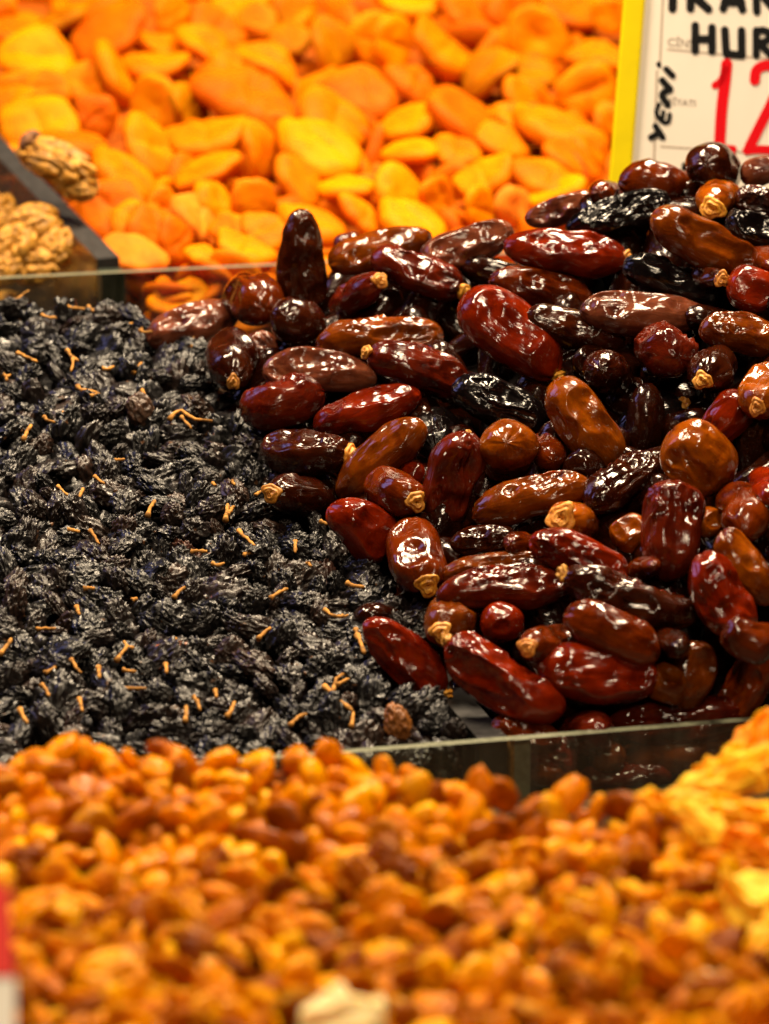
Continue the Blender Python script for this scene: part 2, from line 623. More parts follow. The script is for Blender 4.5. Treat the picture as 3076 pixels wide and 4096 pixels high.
def date_shape(a, b, c, seed, style, taper=0.0, top=(0, 0, 1), nr=54, ns=64):
    """skin of one date, stem end at +x, length 2a, width 2b, depth 2c; TOP is the side that faces the viewer"""
    V, F = uv_dirs(nr, ns)
    rg = np.random.default_rng(seed)
    u = V[:, 0]
    uu = np.sign(u) * np.abs(u) ** 0.85
    blunt = rg.uniform(2.5, 3.6)
    rad = np.power(np.clip(1 - np.abs(uu) ** blunt, 0, 1), 0.5)
    rad *= 1 + taper * uu
    rr = np.sqrt(V[:, 1] ** 2 + V[:, 2] ** 2) + 1e-9
    cy, cz = V[:, 1] / rr, V[:, 2] / rr
    P = np.stack([uu * a, rad * cy * b, rad * cz * c], 1)
    sd = int(rg.integers(1000))
    unit = P / b
    # lumpy body
    P[:, 1:] *= (1 + 0.10 * noise(unit * 1.0 + sd, sd))[:, None]
    P[:, 1] *= 1 + 0.06 * noise(unit * np.array([0.9, 0, 0]) + sd * 0.7, sd + 2)
    # bend
    P[:, 1] += b * rg.uniform(-0.22, 0.22) * (uu ** 2)
    P[:, 2] -= c * rg.uniform(0.0, 0.25) * (uu ** 2)
    nrm = np.stack([uu * 0.35, cy, cz], 1)
    nrm /= np.linalg.norm(nrm, axis=1)[:, None]
    n_p = {'s': 2, 'p': 3, 'w': 2, 'd': 2, 'f': 1}[style]
    for k in range(n_p):
        an = rg.uniform(-0.35, 0.35) if k == 0 else rg.uniform(-1.2, 1.2)
        t = np.array([rg.uniform(-0.15, 0.15), top[1] * math.cos(an) - top[2] * math.sin(an), top[1] * math.sin(an) + top[2] * math.cos(an)])
        t /= np.linalg.norm(t)
        cut = b * (rg.uniform(0.62, 0.78) if style != 's' else rg.uniform(0.76, 0.86)) * (1 if k == 0 else 1.08)
        warp = 0.16 * b * noise(unit * 1.5 + 40 + k * 9, sd)
        h = P @ t + warp
        e = np.clip(h - cut, 0, None)
        k_in = 1.35 if style == 'd' and k == 0 else 0.92
        mask = sstep(0.0, 0.16 * b, e)
        P -= (e * k_in)[:, None] * t
        amp = {'s': 0.06, 'p': 0.19, 'w': 0.21, 'd': 0.08, 'f': 0.04}[style] * b
        q = np.stack([P[:, 0] / b * 0.62, P[:, 1] / b * 2.0, P[:, 2] / b * 2.0], 1) + 3.1 * k
        q = q + 0.55 * noise_vec(q * 1.3, sd + 5)
        rid = (1 - np.abs(noise(q * 1.25, sd + 9))) ** 5
        P += (mask * amp * (rid - 0.35))[:, None] * t
    # lengthwise wrinkles
    ang = np.arctan2(cz, cy)
    lw = {'s': 0.040, 'p': 0.055, 'w': 0.095, 'd': 0.05, 'f': 0.13}[style]
    q = np.stack([uu * a / b * 0.55, np.cos(ang) * 2.3, np.sin(ang) * 2.3], 1)
    q = q + 0.35 * noise_vec(q * 1.1 + 5, sd + 21)
    rid = (1 - np.abs(noise(q, sd + 31))) ** 4
    msk = sstep(-0.35, 0.45, noise(unit * 0.8 + 11, sd + 41))
    if style == 'f':
        msk = sstep(0.3, -0.6, uu) + 0.2
    P -= nrm * (b * lw * rid * msk)[:, None]
    P += nrm * (b * 0.012 * noise(unit * 4.5, sd + 55))[:, None]
    # pucker towards the stem end
    pk = sstep(0.72, 0.97, uu) + 0.7 * sstep(-0.86, -0.99, uu)
    P += nrm * (pk * b * 0.09 * noise(np.stack([np.cos(ang) * 2.6, np.sin(ang) * 2.6, np.sign(uu) * 3 + sd * 0.1], 1), sd + 60))[:, None]
    q = P / b * np.array([0.75, 2.5, 2.5])
    q = q + 0.6 * noise_vec(q * 0.9 + 3, sd + 70)
    m2 = sstep(-0.15, 0.4, noise(unit * 0.7 + 23, sd + 75))
    P += nrm * (m2 * b * {'s': 0.016, 'p': 0.045, 'w': 0.06, 'd': 0.030, 'f': 0.03}[style] * ((1 - np.abs(noise(q, sd + 77))) ** 4 - 0.3))[:, None]
    return P, F


def calyx_shape(r, seed):
    rg = np.random.default_rng(seed)
    prof = [(1.0, -0.25), (1.05, 0.05), (0.98, 0.22), (0.82, 0.28), (0.74, 0.22), (0.62, 0.40), (0.56, 0.62), (0.46, 0.66), (0.40, 0.55),
            (0.32, 0.62), (0.22, 0.56), (0.12, 0.42), (0.01, 0.40)]
    ns = 28
    V, F = [], []
    ph = rg.uniform(0, 6)
    for k, (rr, x) in enumerate(prof):
        for j in range(ns):
            an = 2 * math.pi * j / ns
            w = 1 + 0.13 * math.sin(3 * an + ph) + 0.08 * math.sin(5 * an + 2 * ph) + rg.uniform(-0.05, 0.05)
            V.append((r * (x + 0.12 * math.sin(2 * an + ph * 3) + rg.uniform(-0.04, 0.04)), r * rr * w * math.cos(an), r * rr * w * math.sin(an)))
    for k in range(len(prof) - 1):
        for j in range(ns):
            F.append((k * ns + j, k * ns + (j + 1) % ns, (k + 1) * ns + (j + 1) % ns, (k + 1) * ns + j))
    F.append(tuple(range(ns - 1, -1, -1)))
    F.append(tuple((len(prof) - 1) * ns + j for j in range(ns)))
    return np.array(V), F


# stem x,y, tip x,y, width (photo px), which end is nearer (+1 stem), stem cap size, colour, style, lift cm, label
DATES = [
 (1200, 852, 1212, 1235, 178, 0, 0, 'D', 'p', 0.6, "dark brown date standing upright on end against the apricots"),
 (985, 1172, 1030, 1200, 205, -1, 0, 'C', 's', 0.2, "smooth round dark red date leaning on the upright date"),
 (1220, 1325, 1175, 1265, 205, -1, 0, 'D', 's', 0.3, "nearly black rounded date seen end on below the upright date"),
 (1512, 1125, 1330, 1235, 150, 1, 27, 'P', 'd', 0.5, "plum date with a pale ringed stem scar facing out beside the blue sheened date"),
 (1836, 1150, 1500, 1015, 170, 1, 26, 'P', 'p', 0.9, "dark date with blue sheen and a tan stem cap at its lower end"),
 (1330, 1050, 1712, 945, 148, 0, 0, 'B', 'd', 0.0, "two tone brown date on the crest behind the blue sheened date"),
 (1340, 975, 1450, 965, 80, 0, 0, 'P', 's', -1.0, "small bluish date peeking out behind the upright date"),
 (1283, 1360, 1755, 1325, 172, 0, 0, 'B', 'w', 0.5, "arched brown date with a wrinkled flat top above the yellow stemmed plum date"),
 (1492, 1402, 1880, 1535, 185, 0, 24, 'P', 'p', 0.9, "glossy plum brown date with a yellow stem at its upper end"),
 (1070, 1462, 1492, 1497, 170, 0, 0, 'M', 'd', 0.4, "mauve brown date touching the tip of the yellow stemmed plum date"),
 (925, 1530, 928, 1330, 188, 1, 25, 'D', 's', 0.7, "dark blue sheened date with a yellow stem pointing down at the raisins"),
 (1285, 1565, 975, 1640, 215, 0, 0, 'P', 'w', 0.8, "plum date with a deeply crumpled top on the edge of the raisins"),
 (1270, 1705, 1668, 1580, 165, 0, 0, 'R', 's', 0.5, "bright red orange slim date lying above the smooth brown date"),
 (1355, 1970, 1675, 1690, 178, 0, 0, 'B', 's', 0.7, "smooth toffee brown date with a long glint leaning below the red orange date"),
 (1385, 1818, 1050, 1800, 188, 1, 34, 'D', 'p', 0.9, "dark purple date with a big tan stem cap beside the toffee brown date"),
 (1095, 1965, 1325, 2000, 168, 1, 33, 'D', 's', 0.6, "short dark date with a tan stem cap facing out over the raisins"),
 (1658, 2010, 1480, 1925, 175, 1, 35, 'C', 's', 1.1, "brown date ending in a yellow ringed stem cap beside the standing plum date"),
 (1345, 2010, 1560, 2200, 208, 0, 0, 'R', 's', 0.9, "pear shaped bright red date sitting on the edge of the raisins"),
 (1690, 2345, 1625, 2085, 200, 1, 36, 'C', 'd', 0.9, "red brown date with its frayed yellow stem pointing down at the raisins"),
 (1860, 1738, 1750, 2115, 212, 0, 10, 'P', 'p', 0.8, "plum date standing on end with a broad creased shiny face"),
 (1750, 1640, 1730, 1810, 170, -1, 0, 'K', 'w', -0.9, "black wrinkled date sunk in the gap behind the toffee brown date"),
 (1830, 1540, 2175, 1690, 180, 0, 0, 'K', 'w', -0.5, "black date with bright ridged wrinkles below the big red date"),
 (2222, 1478, 1880, 1180, 250, 0, 24, 'R', 's', 1.3, "large glossy red date with a tan stem at its lower end, middle of the heap"),
 (2450, 1850, 2215, 1540, 220, 0, 0, 'A', 'd', 1.0, "amber brown date with long sunken panels below the large glossy red date"),
 (2110, 1262, 2488, 1368, 150, 0, 20, 'D', 's', 0.7, "slim blue black date with a thin yellow stem at its upper end"),
 (1975, 1110, 2365, 1205, 160, 0, 0, 'C', 'w', 0.0, "long wrinkled brown date with a bright rim below the shiny red brown date"),
 (2495, 1040, 2035, 985, 190, 0, 26, 'R', 'p', 0.9, "big shiny red brown date with crumpled highlights along the crest"),
 (2805, 1268, 2340, 1240, 172, 0, 28, 'M', 'd', 0.4, "tan date with a deep oval dent and a yellow stem cap"),
 (2515, 1045, 2860, 1190, 160, 0, 0, 'K', 'd', 0.1, "blackish curved date right after the big shiny red brown date"),
 (2600, 1370, 2700, 1410, 225, -1, 0, 'P', 'p', 0.8, "rounded plum date with a square glint below the dented tan date"),
 (2400, 1470, 2470, 1500, 185, 1, 0, 'D', 'd', 0.2, "dark rounded date with a puckered end beside the rounded plum date"),
 (2805, 1540, 2900, 1410, 185, 1, 29, 'D', 'w', 0.6, "dark date bearing a lumpy bright yellow stem knob"),
 (2725, 1615, 2470, 1735, 170, 0, 27, 'K', 'w', -1.6, "date with a hollow ringed stem, painted nearly black for the deep shade"),  # black skin colour stands for the shadow this date lies in
 (2815, 1300, 3130, 1370, 160, 0, 0, 'B', 'w', 0.2, "brown date running out of view from the dented tan date"),
 (2620, 880, 3060, 1095, 205, 0, 0, 'B', 'd', 1.0, "big mahogany date with one broad highlight below the price card"),
 (2280, 925, 2665, 800, 150, 0, 0, 'K', 'w', 0.3, "glossy black date with a blue glint on the crest"),
 (2400, 770, 2450, 785, 130, 1, 0, 'C', 's', -0.6, "small red brown date tip below the yellow edge of the card"),
 (2490, 700, 2765, 742, 168, 0, 0, 'C', 's', 0.0, "dark chestnut date against the foot of the price card"),
 (2850, 660, 2880, 690, 195, 1, 0, 'D', 's', 0.1, "round dark date standing in front of the red digits"),
 (2852, 805, 2900, 770, 150, 1, 40, 'A', 's', 0.5, "amber date whose pale whorled stem end faces out below the card"),
 (2940, 790, 3120, 812, 125, 0, 0, 'D', 'w', 0.1, "dark brown wrinkled date beside the amber whorled date"),
 (2970, 705, 3130, 655, 115, 0, 0, 'M', 's', -0.5, "mauve date end under the last red digit"),
 (2110, 885, 2370, 800, 110, 0, 0, 'M', 'd', -0.8, "mauve brown date half hidden on the far side of the crest"),
 (1700, 1052, 2040, 925, 160, 0, 0, 'M', 'd', 0.1, "pinkish brown date on the crest before the big shiny one"),
 (2882, 1118, 2740, 1100, 105, 1, 24, 'D', 's', -0.2, "small dark date with a curled yellow stem under the mahogany date"),
 (3110, 1190, 2915, 1130, 175, 0, 0, 'R', 's', 0.3, "red rounded date at the frame edge under the mahogany date"),
 (2915, 880, 3130, 980, 165, 0, 0, 'K', 'w', 0.2, "blue black ridged date at the frame edge beside the mahogany date"),
 (3010, 1640, 3100, 1470, 185, 1, 30, 'A', 'd', 0.8, "orange brown date with an orange stem at the frame edge"),
 (2990, 1590, 2800, 1780, 165, 0, 0, 'R', 'f', -0.1, "dark red ribbed glossy date behind the big orange plum date"),
 (2900, 1945, 2690, 1735, 268, 0, 0, 'A', 'p', 1.3, "big orange brown date with a purple crumpled patch"),
 (2695, 1930, 2672, 2310, 238, 0, 0, 'P', 'p', 1.5, "upright plum date with a long straight crease and violet sheen"),
 (2035, 1790, 2030, 1815, 225, 1, 0, 'A', 's', 0.7, "squarish orange brown date seen end on right of the standing plum date"),
 (1900, 2050, 2340, 1925, 180, 0, 0, 'B', 'w', 0.7, "long brown date with a dull leathery top under the squarish date"),
 (2360, 2010, 2610, 1820, 175, 1, 0, 'D', 'p', 0.4, "dark date with a crumpled silvery end above the yellow whorled stem"),
 (2285, 2075, 2330, 2110, 180, 1, 46, 'A', 's', 0.0, "amber date with a large yellow whorled stem end facing out"),
 (2140, 2150, 2505, 2290, 162, 0, 0, 'R', 'w', 0.9, "deep red bent date with a twisted crease in the lower heap"),
 (1808, 2172, 2058, 2150, 125, 0, 0, 'D', 'w', 0.2, "small dark dried date with a split along its side"),
 (2070, 2170, 2130, 2215, 120, 1, 0, 'C', 's', -0.6, "small dull red date wedged behind the bent red date"),
 (2490, 2160, 2560, 2110, 150, 0, 0, 'A', 's', -0.6, "small amber date half hidden behind the upright plum date"),
 (2815, 2050, 2850, 2130, 115, 0, 0, 'A', 'd', -0.4, "orange date end showing past the side of the upright plum date"),
 (2945, 1940, 3005, 2140, 175, -1, 0, 'C', 's', 0.3, "brown date with one round white glint at the frame edge"),
 (2890, 2140, 3075, 2410, 160, 0, 0, 'A', 's', 0.5, "orange smooth date pointing down beside the long dark red date"),
 (2800, 2230, 2965, 2540, 222, 0, 0, 'R', 'p', 0.9, "long dark red date with a folded shiny flank"),
 (2900, 2520, 3090, 2590, 175, 0, 0, 'C', 's', 0.7, "dark red date pinched below the long dark red date"),
 (2275, 2330, 1760, 2368, 185, 0, 22, 'P', 'w', 0.9, "long plum date with deep lengthwise wrinkles and tan stem"),
 (1780, 2300, 2165, 2245, 120, 0, 0, 'B', 'w', 0.4, "pale topped brown date lying behind the long wrinkled plum date"),
 (2270, 2318, 2765, 2475, 205, 0, 28, 'D', 'p', 1.0, "long dark date with a tan collar meeting the wrinkled plum date"),
 (2280, 2440, 2625, 2610, 190, 0, 0, 'C', 's', 1.1, "smooth brown date with a cracked blunt end under the long dark date"),
 (2085, 2500, 1935, 2480, 158, 0, 0, 'R', 's', 0.6, "plump cherry red date under the long wrinkled plum date"),
 (2108, 2590, 2300, 2560, 160, 1, 30, 'C', 'd', 0.6, "brown date showing a torn tan stem beside the cherry red date"),
 (1768, 2535, 1860, 2405, 195, 1, 42, 'B', 'd', 0.8, "brown date with a knotted tan stem cap just above the two bright red dates"),
 (1768, 2765, 1475, 2490, 180, 0, 28, 'R', 'd', 1.0, "red date with a sunken flank lying lowest on the black raisins"),
 (1795, 2585, 2228, 2855, 225, 0, 24, 'R', 'p', 1.1, "bright red date with rippled highlights and yellow stem by the divider"),
 (2625, 2715, 2165, 2680, 235, 0, 0, 'R', 'p', 1.1, "deep red date with a creased end lying behind the front glass"),
 (2590, 2710, 2755, 2765, 160, 0, 0, 'A', 's', 0.5, "orange brown date tip poking from behind the deep red date"),
 (2800, 2575, 2735, 2835, 178, 0, 0, 'B', 'f', 0.8, "pear shaped brown date with fluted folds at its narrow foot"),
 (3045, 2620, 2900, 2880, 195, 0, 0, 'C', 'd', 0.8, "brown date with a violet and white streak near the dried mango"),
 (2260, 2940, 2420, 2920, 190, -1, 0, 'P', 's', 0.4, "plum date with a round glint peering over the front glass"),
 (2440, 2895, 2990, 2875, 215, 0, 0, 'P', 'w', 0.6, "long dark date with silvery wrinkles lying along the front glass"),
 (1975, 2905, 2240, 2975, 130, 0, 0, 'C', 'w', 0.2, "dull brown date beside the end of the divider"),
 (2090, 2995, 2310, 3030, 185, 0, 0, 'R', 'p', 0.15, "reddish date seen through the front glass by the divider end"),
 (2290, 3120, 2680, 3092, 125, 0, 0, 'P', 'w', 0.0, "dull dark date lowest behind the front glass"),
 (2480, 3015, 2990, 2990, 190, 0, 0, 'B', 's', -0.1, "large shadowed date pressed against the inside of the front glass"),
 (2120, 3075, 2330, 3110, 120, 0, 0, 'B', 's', 0.0, "brown date low behind the front glass by the pale pane end"),
 (2700, 3060, 2990, 3045, 130, 0, 0, 'C', 'p', 0.0, "red brown date low behind the front glass near the mango"),
 (2360, 3010, 2500, 3040, 130, 0, 0, 'B', 'd', 0.0, "short brown date standing between two others behind the front glass"),
 (3020, 2870, 3160, 2810, 120, 0, 0, 'K', 'w', 0.6, "blue grey glinting date end between front glass and dried mango"),
 (940, 1240, 600, 1350, 168, 0, 0, 'M', 'w', -0.8, "dusty mauve wrinkled date behind the raisins against the back glass"),
 (1000, 1345, 1115, 1445, 125, 0, 0, 'M', 'w', -0.7, "mauve crinkled date wedged beside the stem down dark date"),
 (1620, 1890, 1680, 1900, 100, 0, 0, 'R', 's', -0.3, "small red date end behind the standing plum date"),
 (2150, 1770, 2215, 1830, 130, -1, 0, 'C', 's', -0.5, "dark red date half hidden behind the squarish date"),
 (2540, 2290, 2600, 2260, 110, -1, 0, 'C', 's', -0.2, "dark red date end under the foot of the upright plum date"),
 (3050, 1900, 3100, 2000, 150, -1, 0, 'R', 's', 0.0, "red date cut by the frame edge above the white glint date"),
 (2640, 2560, 2720, 2580, 120, -1, 0, 'D', 's', -0.5, "dark date end in the hollow behind the fluted pear shaped date"),
 (3000, 1000, 3110, 1060, 110, -1, 0, 'C', 's', -0.3, "dim brown date end under the blue black ridged date"),
]

DATE_STACK = []
for i, (sx, sy, tx, ty, wpx, sgn, cap, colr, style, lift, label) in enumerate(DATES):
    mx, my = (sx + tx) / 2, (sy + ty) / 2
    d = depth_on(DATE_PL, mx, my) - lift * 0.01
    pm = d / FPX
    b = wpx * 1.05 * pm / 2
    if my > 2600:
        need = Y_FRONT + 0.0045 + b * 0.95 + (0.003 if sgn == 0 else 0.006)
        if at(mx, my, d)[1] < need:
            d = (need - CAM[1]) / ray(mx, my)[1]
    C0 = at(mx, my, d)
    half = math.hypot(tx - sx, ty - sy) * 1.08 * pm / 2
    rg = np.random.default_rng(100 + i)
    a = max(half, b * 1.05)
    ct, st = 1.0, 0.0
    if sgn != 0:
        a = max(half * 1.02, 0.0185 * rg.uniform(0.95, 1.08), b * 1.3)
        c2 = np.clip((half * half - (b * 0.8) ** 2) / (a * a - (b * 0.8) ** 2), 0.06, 0.98)
        ct, st = math.sqrt(c2), math.sqrt(1 - c2) * sgn
    else:
        st = rg.uniform(-0.18, 0.18)
        ct = math.sqrt(1 - st * st)
    v = ray(mx, my)
    ez = -v
    ex = rgt - v * (rgt @ v)
    ex /= np.linalg.norm(ex)
    ey = np.cross(ez, ex)
    dx, dy = (sx - tx), -(sy - ty)
    L = math.hypot(dx, dy)
    ax = ct * (ex * dx + ey * dy) / L + st * ez
    # local z: between the viewer and straight up
    zt = ez * 0.75 + np.array([0, 0, 1.0]) * 0.65
    az = zt - ax * (zt @ ax)
    if np.linalg.norm(az) < 0.2:
        az = ey - ax * (ey @ ax)
    az /= np.linalg.norm(az)
    ay = np.cross(az, ax)
    taper = rg.uniform(-0.10, 0.10)
    if "pear shaped" in label:
        taper = -0.30 if 'red' in label else 0.0
    if "standing upright" in label:
        taper = -0.28
    if style == 'f':
        taper = 0.22
    c = b * rg.uniform(0.86, 1.0)
    seed = 300 + i
    top = (0, rg.uniform(-0.3, 0.3), 1.0)
    V, F = date_shape(a, b, c, seed, style, taper, top)
    R3 = np.stack([ax, ay, az], 1)
    if cap:
        M4 = np.eye(4)
        M4[:3, :3], M4[:3, 3] = R3, C0
        o = empty("date", C0)
        o.matrix_world = Matrix(M4.tolist())
        sk = obj("skin", mesh_from("skin", V, F, M_DATE))
        sk.parent = o
    else:
        o = sk = obj("date", mesh_from("date", V, F, M_DATE), None, C0, R3)
    k = np.array(DATE_COL[colr]) * rg.uniform(0.85, 1.15)
    sk.color = (*k, 1)
    tag(o, label, "date", "glossy dates in the heap")
    if cap:
        r = cap * 1.22 * pm
        cv, cf = calyx_shape(r, seed)
        # sits on the stem end, turned a little to the viewer
        p = V[0] * 1.0
        if st < 0.3:
            p = p + np.array([r * 0.15, 0, r * 0.25])
        co = obj("calyx", mesh_from("calyx", cv, cf, M_CALYX))
        nx = ax * 0.8 + ez * 0.40
        nx /= np.linalg.norm(nx)
        ny = np.cross(az, nx)
        ny /= np.linalg.norm(ny)
        Mx = np.eye(4)
        Mx[:3, :3] = np.stack([nx * rg.uniform(0.7, 1.3), ny * rg.uniform(0.78, 1.12), np.cross(nx, ny) * rg.uniform(0.78, 1.12)], 1)
        Mx[:3, 3] = C0 + R3 @ p
        co.parent = o
        co.matrix_local = Matrix(np.linalg.solve(M4, Mx).tolist())
        s = rg.uniform(0.55, 1.1)
        co.color = (s, s * rg.uniform(0.85, 1.05), s * rg.uniform(0.7, 1.1), 1)
    DATE_STACK.append((mx, my, d))

# dates buried in the heap, seen only through its gaps
HEAP_POLY = [(1000, 1450), (1230, 1250), (1420, 1110), (1800, 1100), (2300, 1000), (2550, 830), (3200, 800), (3300, 2850), (2900, 2900),
             (2040, 2990), (1850, 2750), (1560, 2560), (1480, 2250), (1150, 1850), (1040, 1600)]
J = Join()
lowshape = [date_shape(0.019, 0.0085, 0.008, 900 + k, 'pwsd'[k % 4], 0.0, (0, 0, 1), 18, 20) for k in range(8)]
for layer, off, n in ((0, 0.021, 240), (1, 0.034, 240)):
    cnt = 0
    pts = []
    while cnt < n:
        x, y = random.uniform(950, 3300), random.uniform(800, 3000)
        cnt += 1
        if not in_poly(x, y, HEAP_POLY):
            continue
        if any((x - q[0]) ** 2 + (y - q[1]) ** 2 < 95 ** 2 for q in pts):
            continue
        pts.append((x, y))
        p = at(x, y, depth_on(DATE_PL, x, y) + off + random.uniform(-.003, .003))
        if p[1] < Y_FRONT + 0.026 or p[2] < -0.062:
            continue
        V, F = random.choice(lowshape)
        R = rand_rot()
        J.add(V @ R.T * random.uniform(0.85, 1.1) + p, F)
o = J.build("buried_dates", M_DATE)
o.color = (0.022, 0.004, 0.001, 1)  # darker than the upper dates: shade of the gaps painted into the skin
tag(o, "dates buried behind the visible ones, darkened in colour for the shade", "dates", kind="stuff")


def heap_core(name, pl, poly, off, label, mat=None):
    """an added solid block filling the inside of a heap"""
    top, n = [], len(poly)
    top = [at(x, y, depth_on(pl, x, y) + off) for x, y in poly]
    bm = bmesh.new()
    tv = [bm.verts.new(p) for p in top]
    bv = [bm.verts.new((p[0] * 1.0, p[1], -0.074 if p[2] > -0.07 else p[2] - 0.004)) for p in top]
    bm.faces.new(tv)
    bm.faces.new(bv[::-1])
    for i in range(n):
        j = (i + 1) % n
        bm.faces.new((tv[i], tv[j], bv[j], bv[i]))
    bmesh.ops.recalc_face_normals(bm, faces=bm.faces[:])
    m = bpy.data.meshes.new(name)
    bm.to_mesh(m)
    bm.free()
    m.materials.append(mat or M_HEAP)
    tag(obj(name, m), label, "heap", kind="stuff")


# ------------------------------------------------------------------ scatter tools
def scatter(pl, poly, spacing, off, jitter, tries=9000, keep=None):
    xs = [p[0] for p in poly]
    ys = [p[1] for p in poly]
    pts = []
    arr = np.zeros((0, 3))
    for _ in range(tries):
        x, y = random.uniform(min(xs), max(xs)), random.uniform(min(ys), max(ys))
        if not in_poly(x, y, poly):
            continue
        p = at(x, y, depth_on(pl, x, y))
        if keep and not keep(p):
            continue
        if len(arr) and np.min(np.sum((arr - p) ** 2, 1)) < spacing ** 2:
            continue
        arr = np.vstack([arr, p])
        pts.append((x, y, p + pl[0] * (random.uniform(-jitter, jitter) - off)))
    return pts


ORD = ["nearest", "second", "third", "fourth", "fifth", "sixth", "seventh", "eighth", "ninth", "tenth", "eleventh", "twelfth", "thirteenth",
       "fourteenth", "fifteenth", "sixteenth", "seventeenth", "eighteenth", "nineteenth", "twentieth"]
DIRS = ["right of", "above and right of", "above", "above and left of", "left of", "below and left of", "below", "below and right of"]


def place_labels(items, marks):
    """items: (object, px, py, look). Each label names the nearest landmark, the direction from it and the rank in that direction."""
    slots = {}
    for o, x, y, look in items:
        n, mx, my = min(marks, key=lambda m: (m[1] - x) ** 2 + (m[2] - y) ** 2)
        an = math.atan2(my - y, x - mx)
        k = int(round(an / (math.pi / 4))) % 8
        slots.setdefault((look, n, k), []).append((math.hypot(x - mx, y - my), o))
    for (look, n, k), v in slots.items():
        v.sort(key=lambda q: q[0])
        for i, (_, o) in enumerate(v):
            rank = ORD[min(i, 19)]
            o['label'] = f"{look}, {DIRS[k]} the {n}" if len(v) == 1 else f"{look}, {rank} one {DIRS[k]} the {n}"


# ------------------------------------------------------------------ black raisins
def raisin_shape(seed, sub, amp=1.0, el=(1.28, 0.98, 0.72)):
    V, F = ico(sub)
    rg = np.random.default_rng(seed)
    s = int(rg.integers(5000))
    q = V * np.array([1.0, 1.15, 1.3]) * 1.15 + s * 0.37
    q = q + 0.55 * noise_vec(q * 1.2, s)
    big = (1 - np.abs(noise(q * 1.15, s + 3)) * 1.5)
    q2 = V * np.array([1.2, 2.0, 2.0]) * 1.75 + 0.6 * noise_vec(V * 2.4 + s, s + 7)
    rid = (1 - np.abs(noise(q2, s + 11))) ** 3
    q3 = V * 6.0 + 0.6 * noise_vec(V * 3.5, s + 17)
    fine = (1 - np.abs(noise(q3, s + 19))) ** 3
    r = 0.78 + amp * (0.16 * big + 0.25 * (rid - 0.3) + 0.075 * (fine - 0.4)) + 0.15 * noise(V * 0.9 + s, s + 23)
    return V * r[:, None] * np.asarray(el), F


RAIS_POLY = [(-160, 3080), (-160, 1235), (60, 1230), (560, 1255), (640, 1330), (800, 1390), (870, 1560), (1010, 1680), (1120, 1900), (1170, 2020),
             (1330, 2120), (1420, 2240), (1560, 2330), (1640, 2440), (1700, 2520), (1520, 2660), (1610, 2790), (1800, 2870), (1930, 2985), (1400, 3080)]
r_hi = [mesh_from("black_raisin", *raisin_shape(40 + k, 5, 1.0, (random.uniform(1.1, 1.5), random.uniform(.85, 1.15), random.uniform(.5, .78))), M_RAISIN) for k in range(16)]
r_lo = [raisin_shape(80 + k, 3, 1.2) for k in range(8)]
r_mid = [raisin_shape(60 + k, 5 if k < 6 else 4, 1.15, (random.uniform(1.1, 1.5), random.uniform(.85, 1.15), random.uniform(.5, .78))) for k in range(14)]
in_tray = lambda p: p[1] > Y_FRONT + 0.0075 and not (-0.0130 < p[0] < 0.008 and p[1] < -0.125)
pts = scatter(RAIS_PL, RAIS_POLY, 0.0074, 0.0035, 0.0028, 22000, in_tray)


def twig_mark(seg):
    return (sum(p[0] for p in seg) / len(seg), sum(p[1] for p in seg) / len(seg))


TW = lambda *a: [(a[i] / 1.51, 1100 + a[i + 1] / 1.51) for i in range(0, len(a), 2)]
TV = lambda *a: [(a[i] / 1.51, 2000 + a[i + 1] / 1.51) for i in range(0, len(a), 2)]
TX = lambda *a: [(900 + a[i] / 1.51, 1600 + a[i + 1] / 1.51) for i in range(0, len(a), 2)]
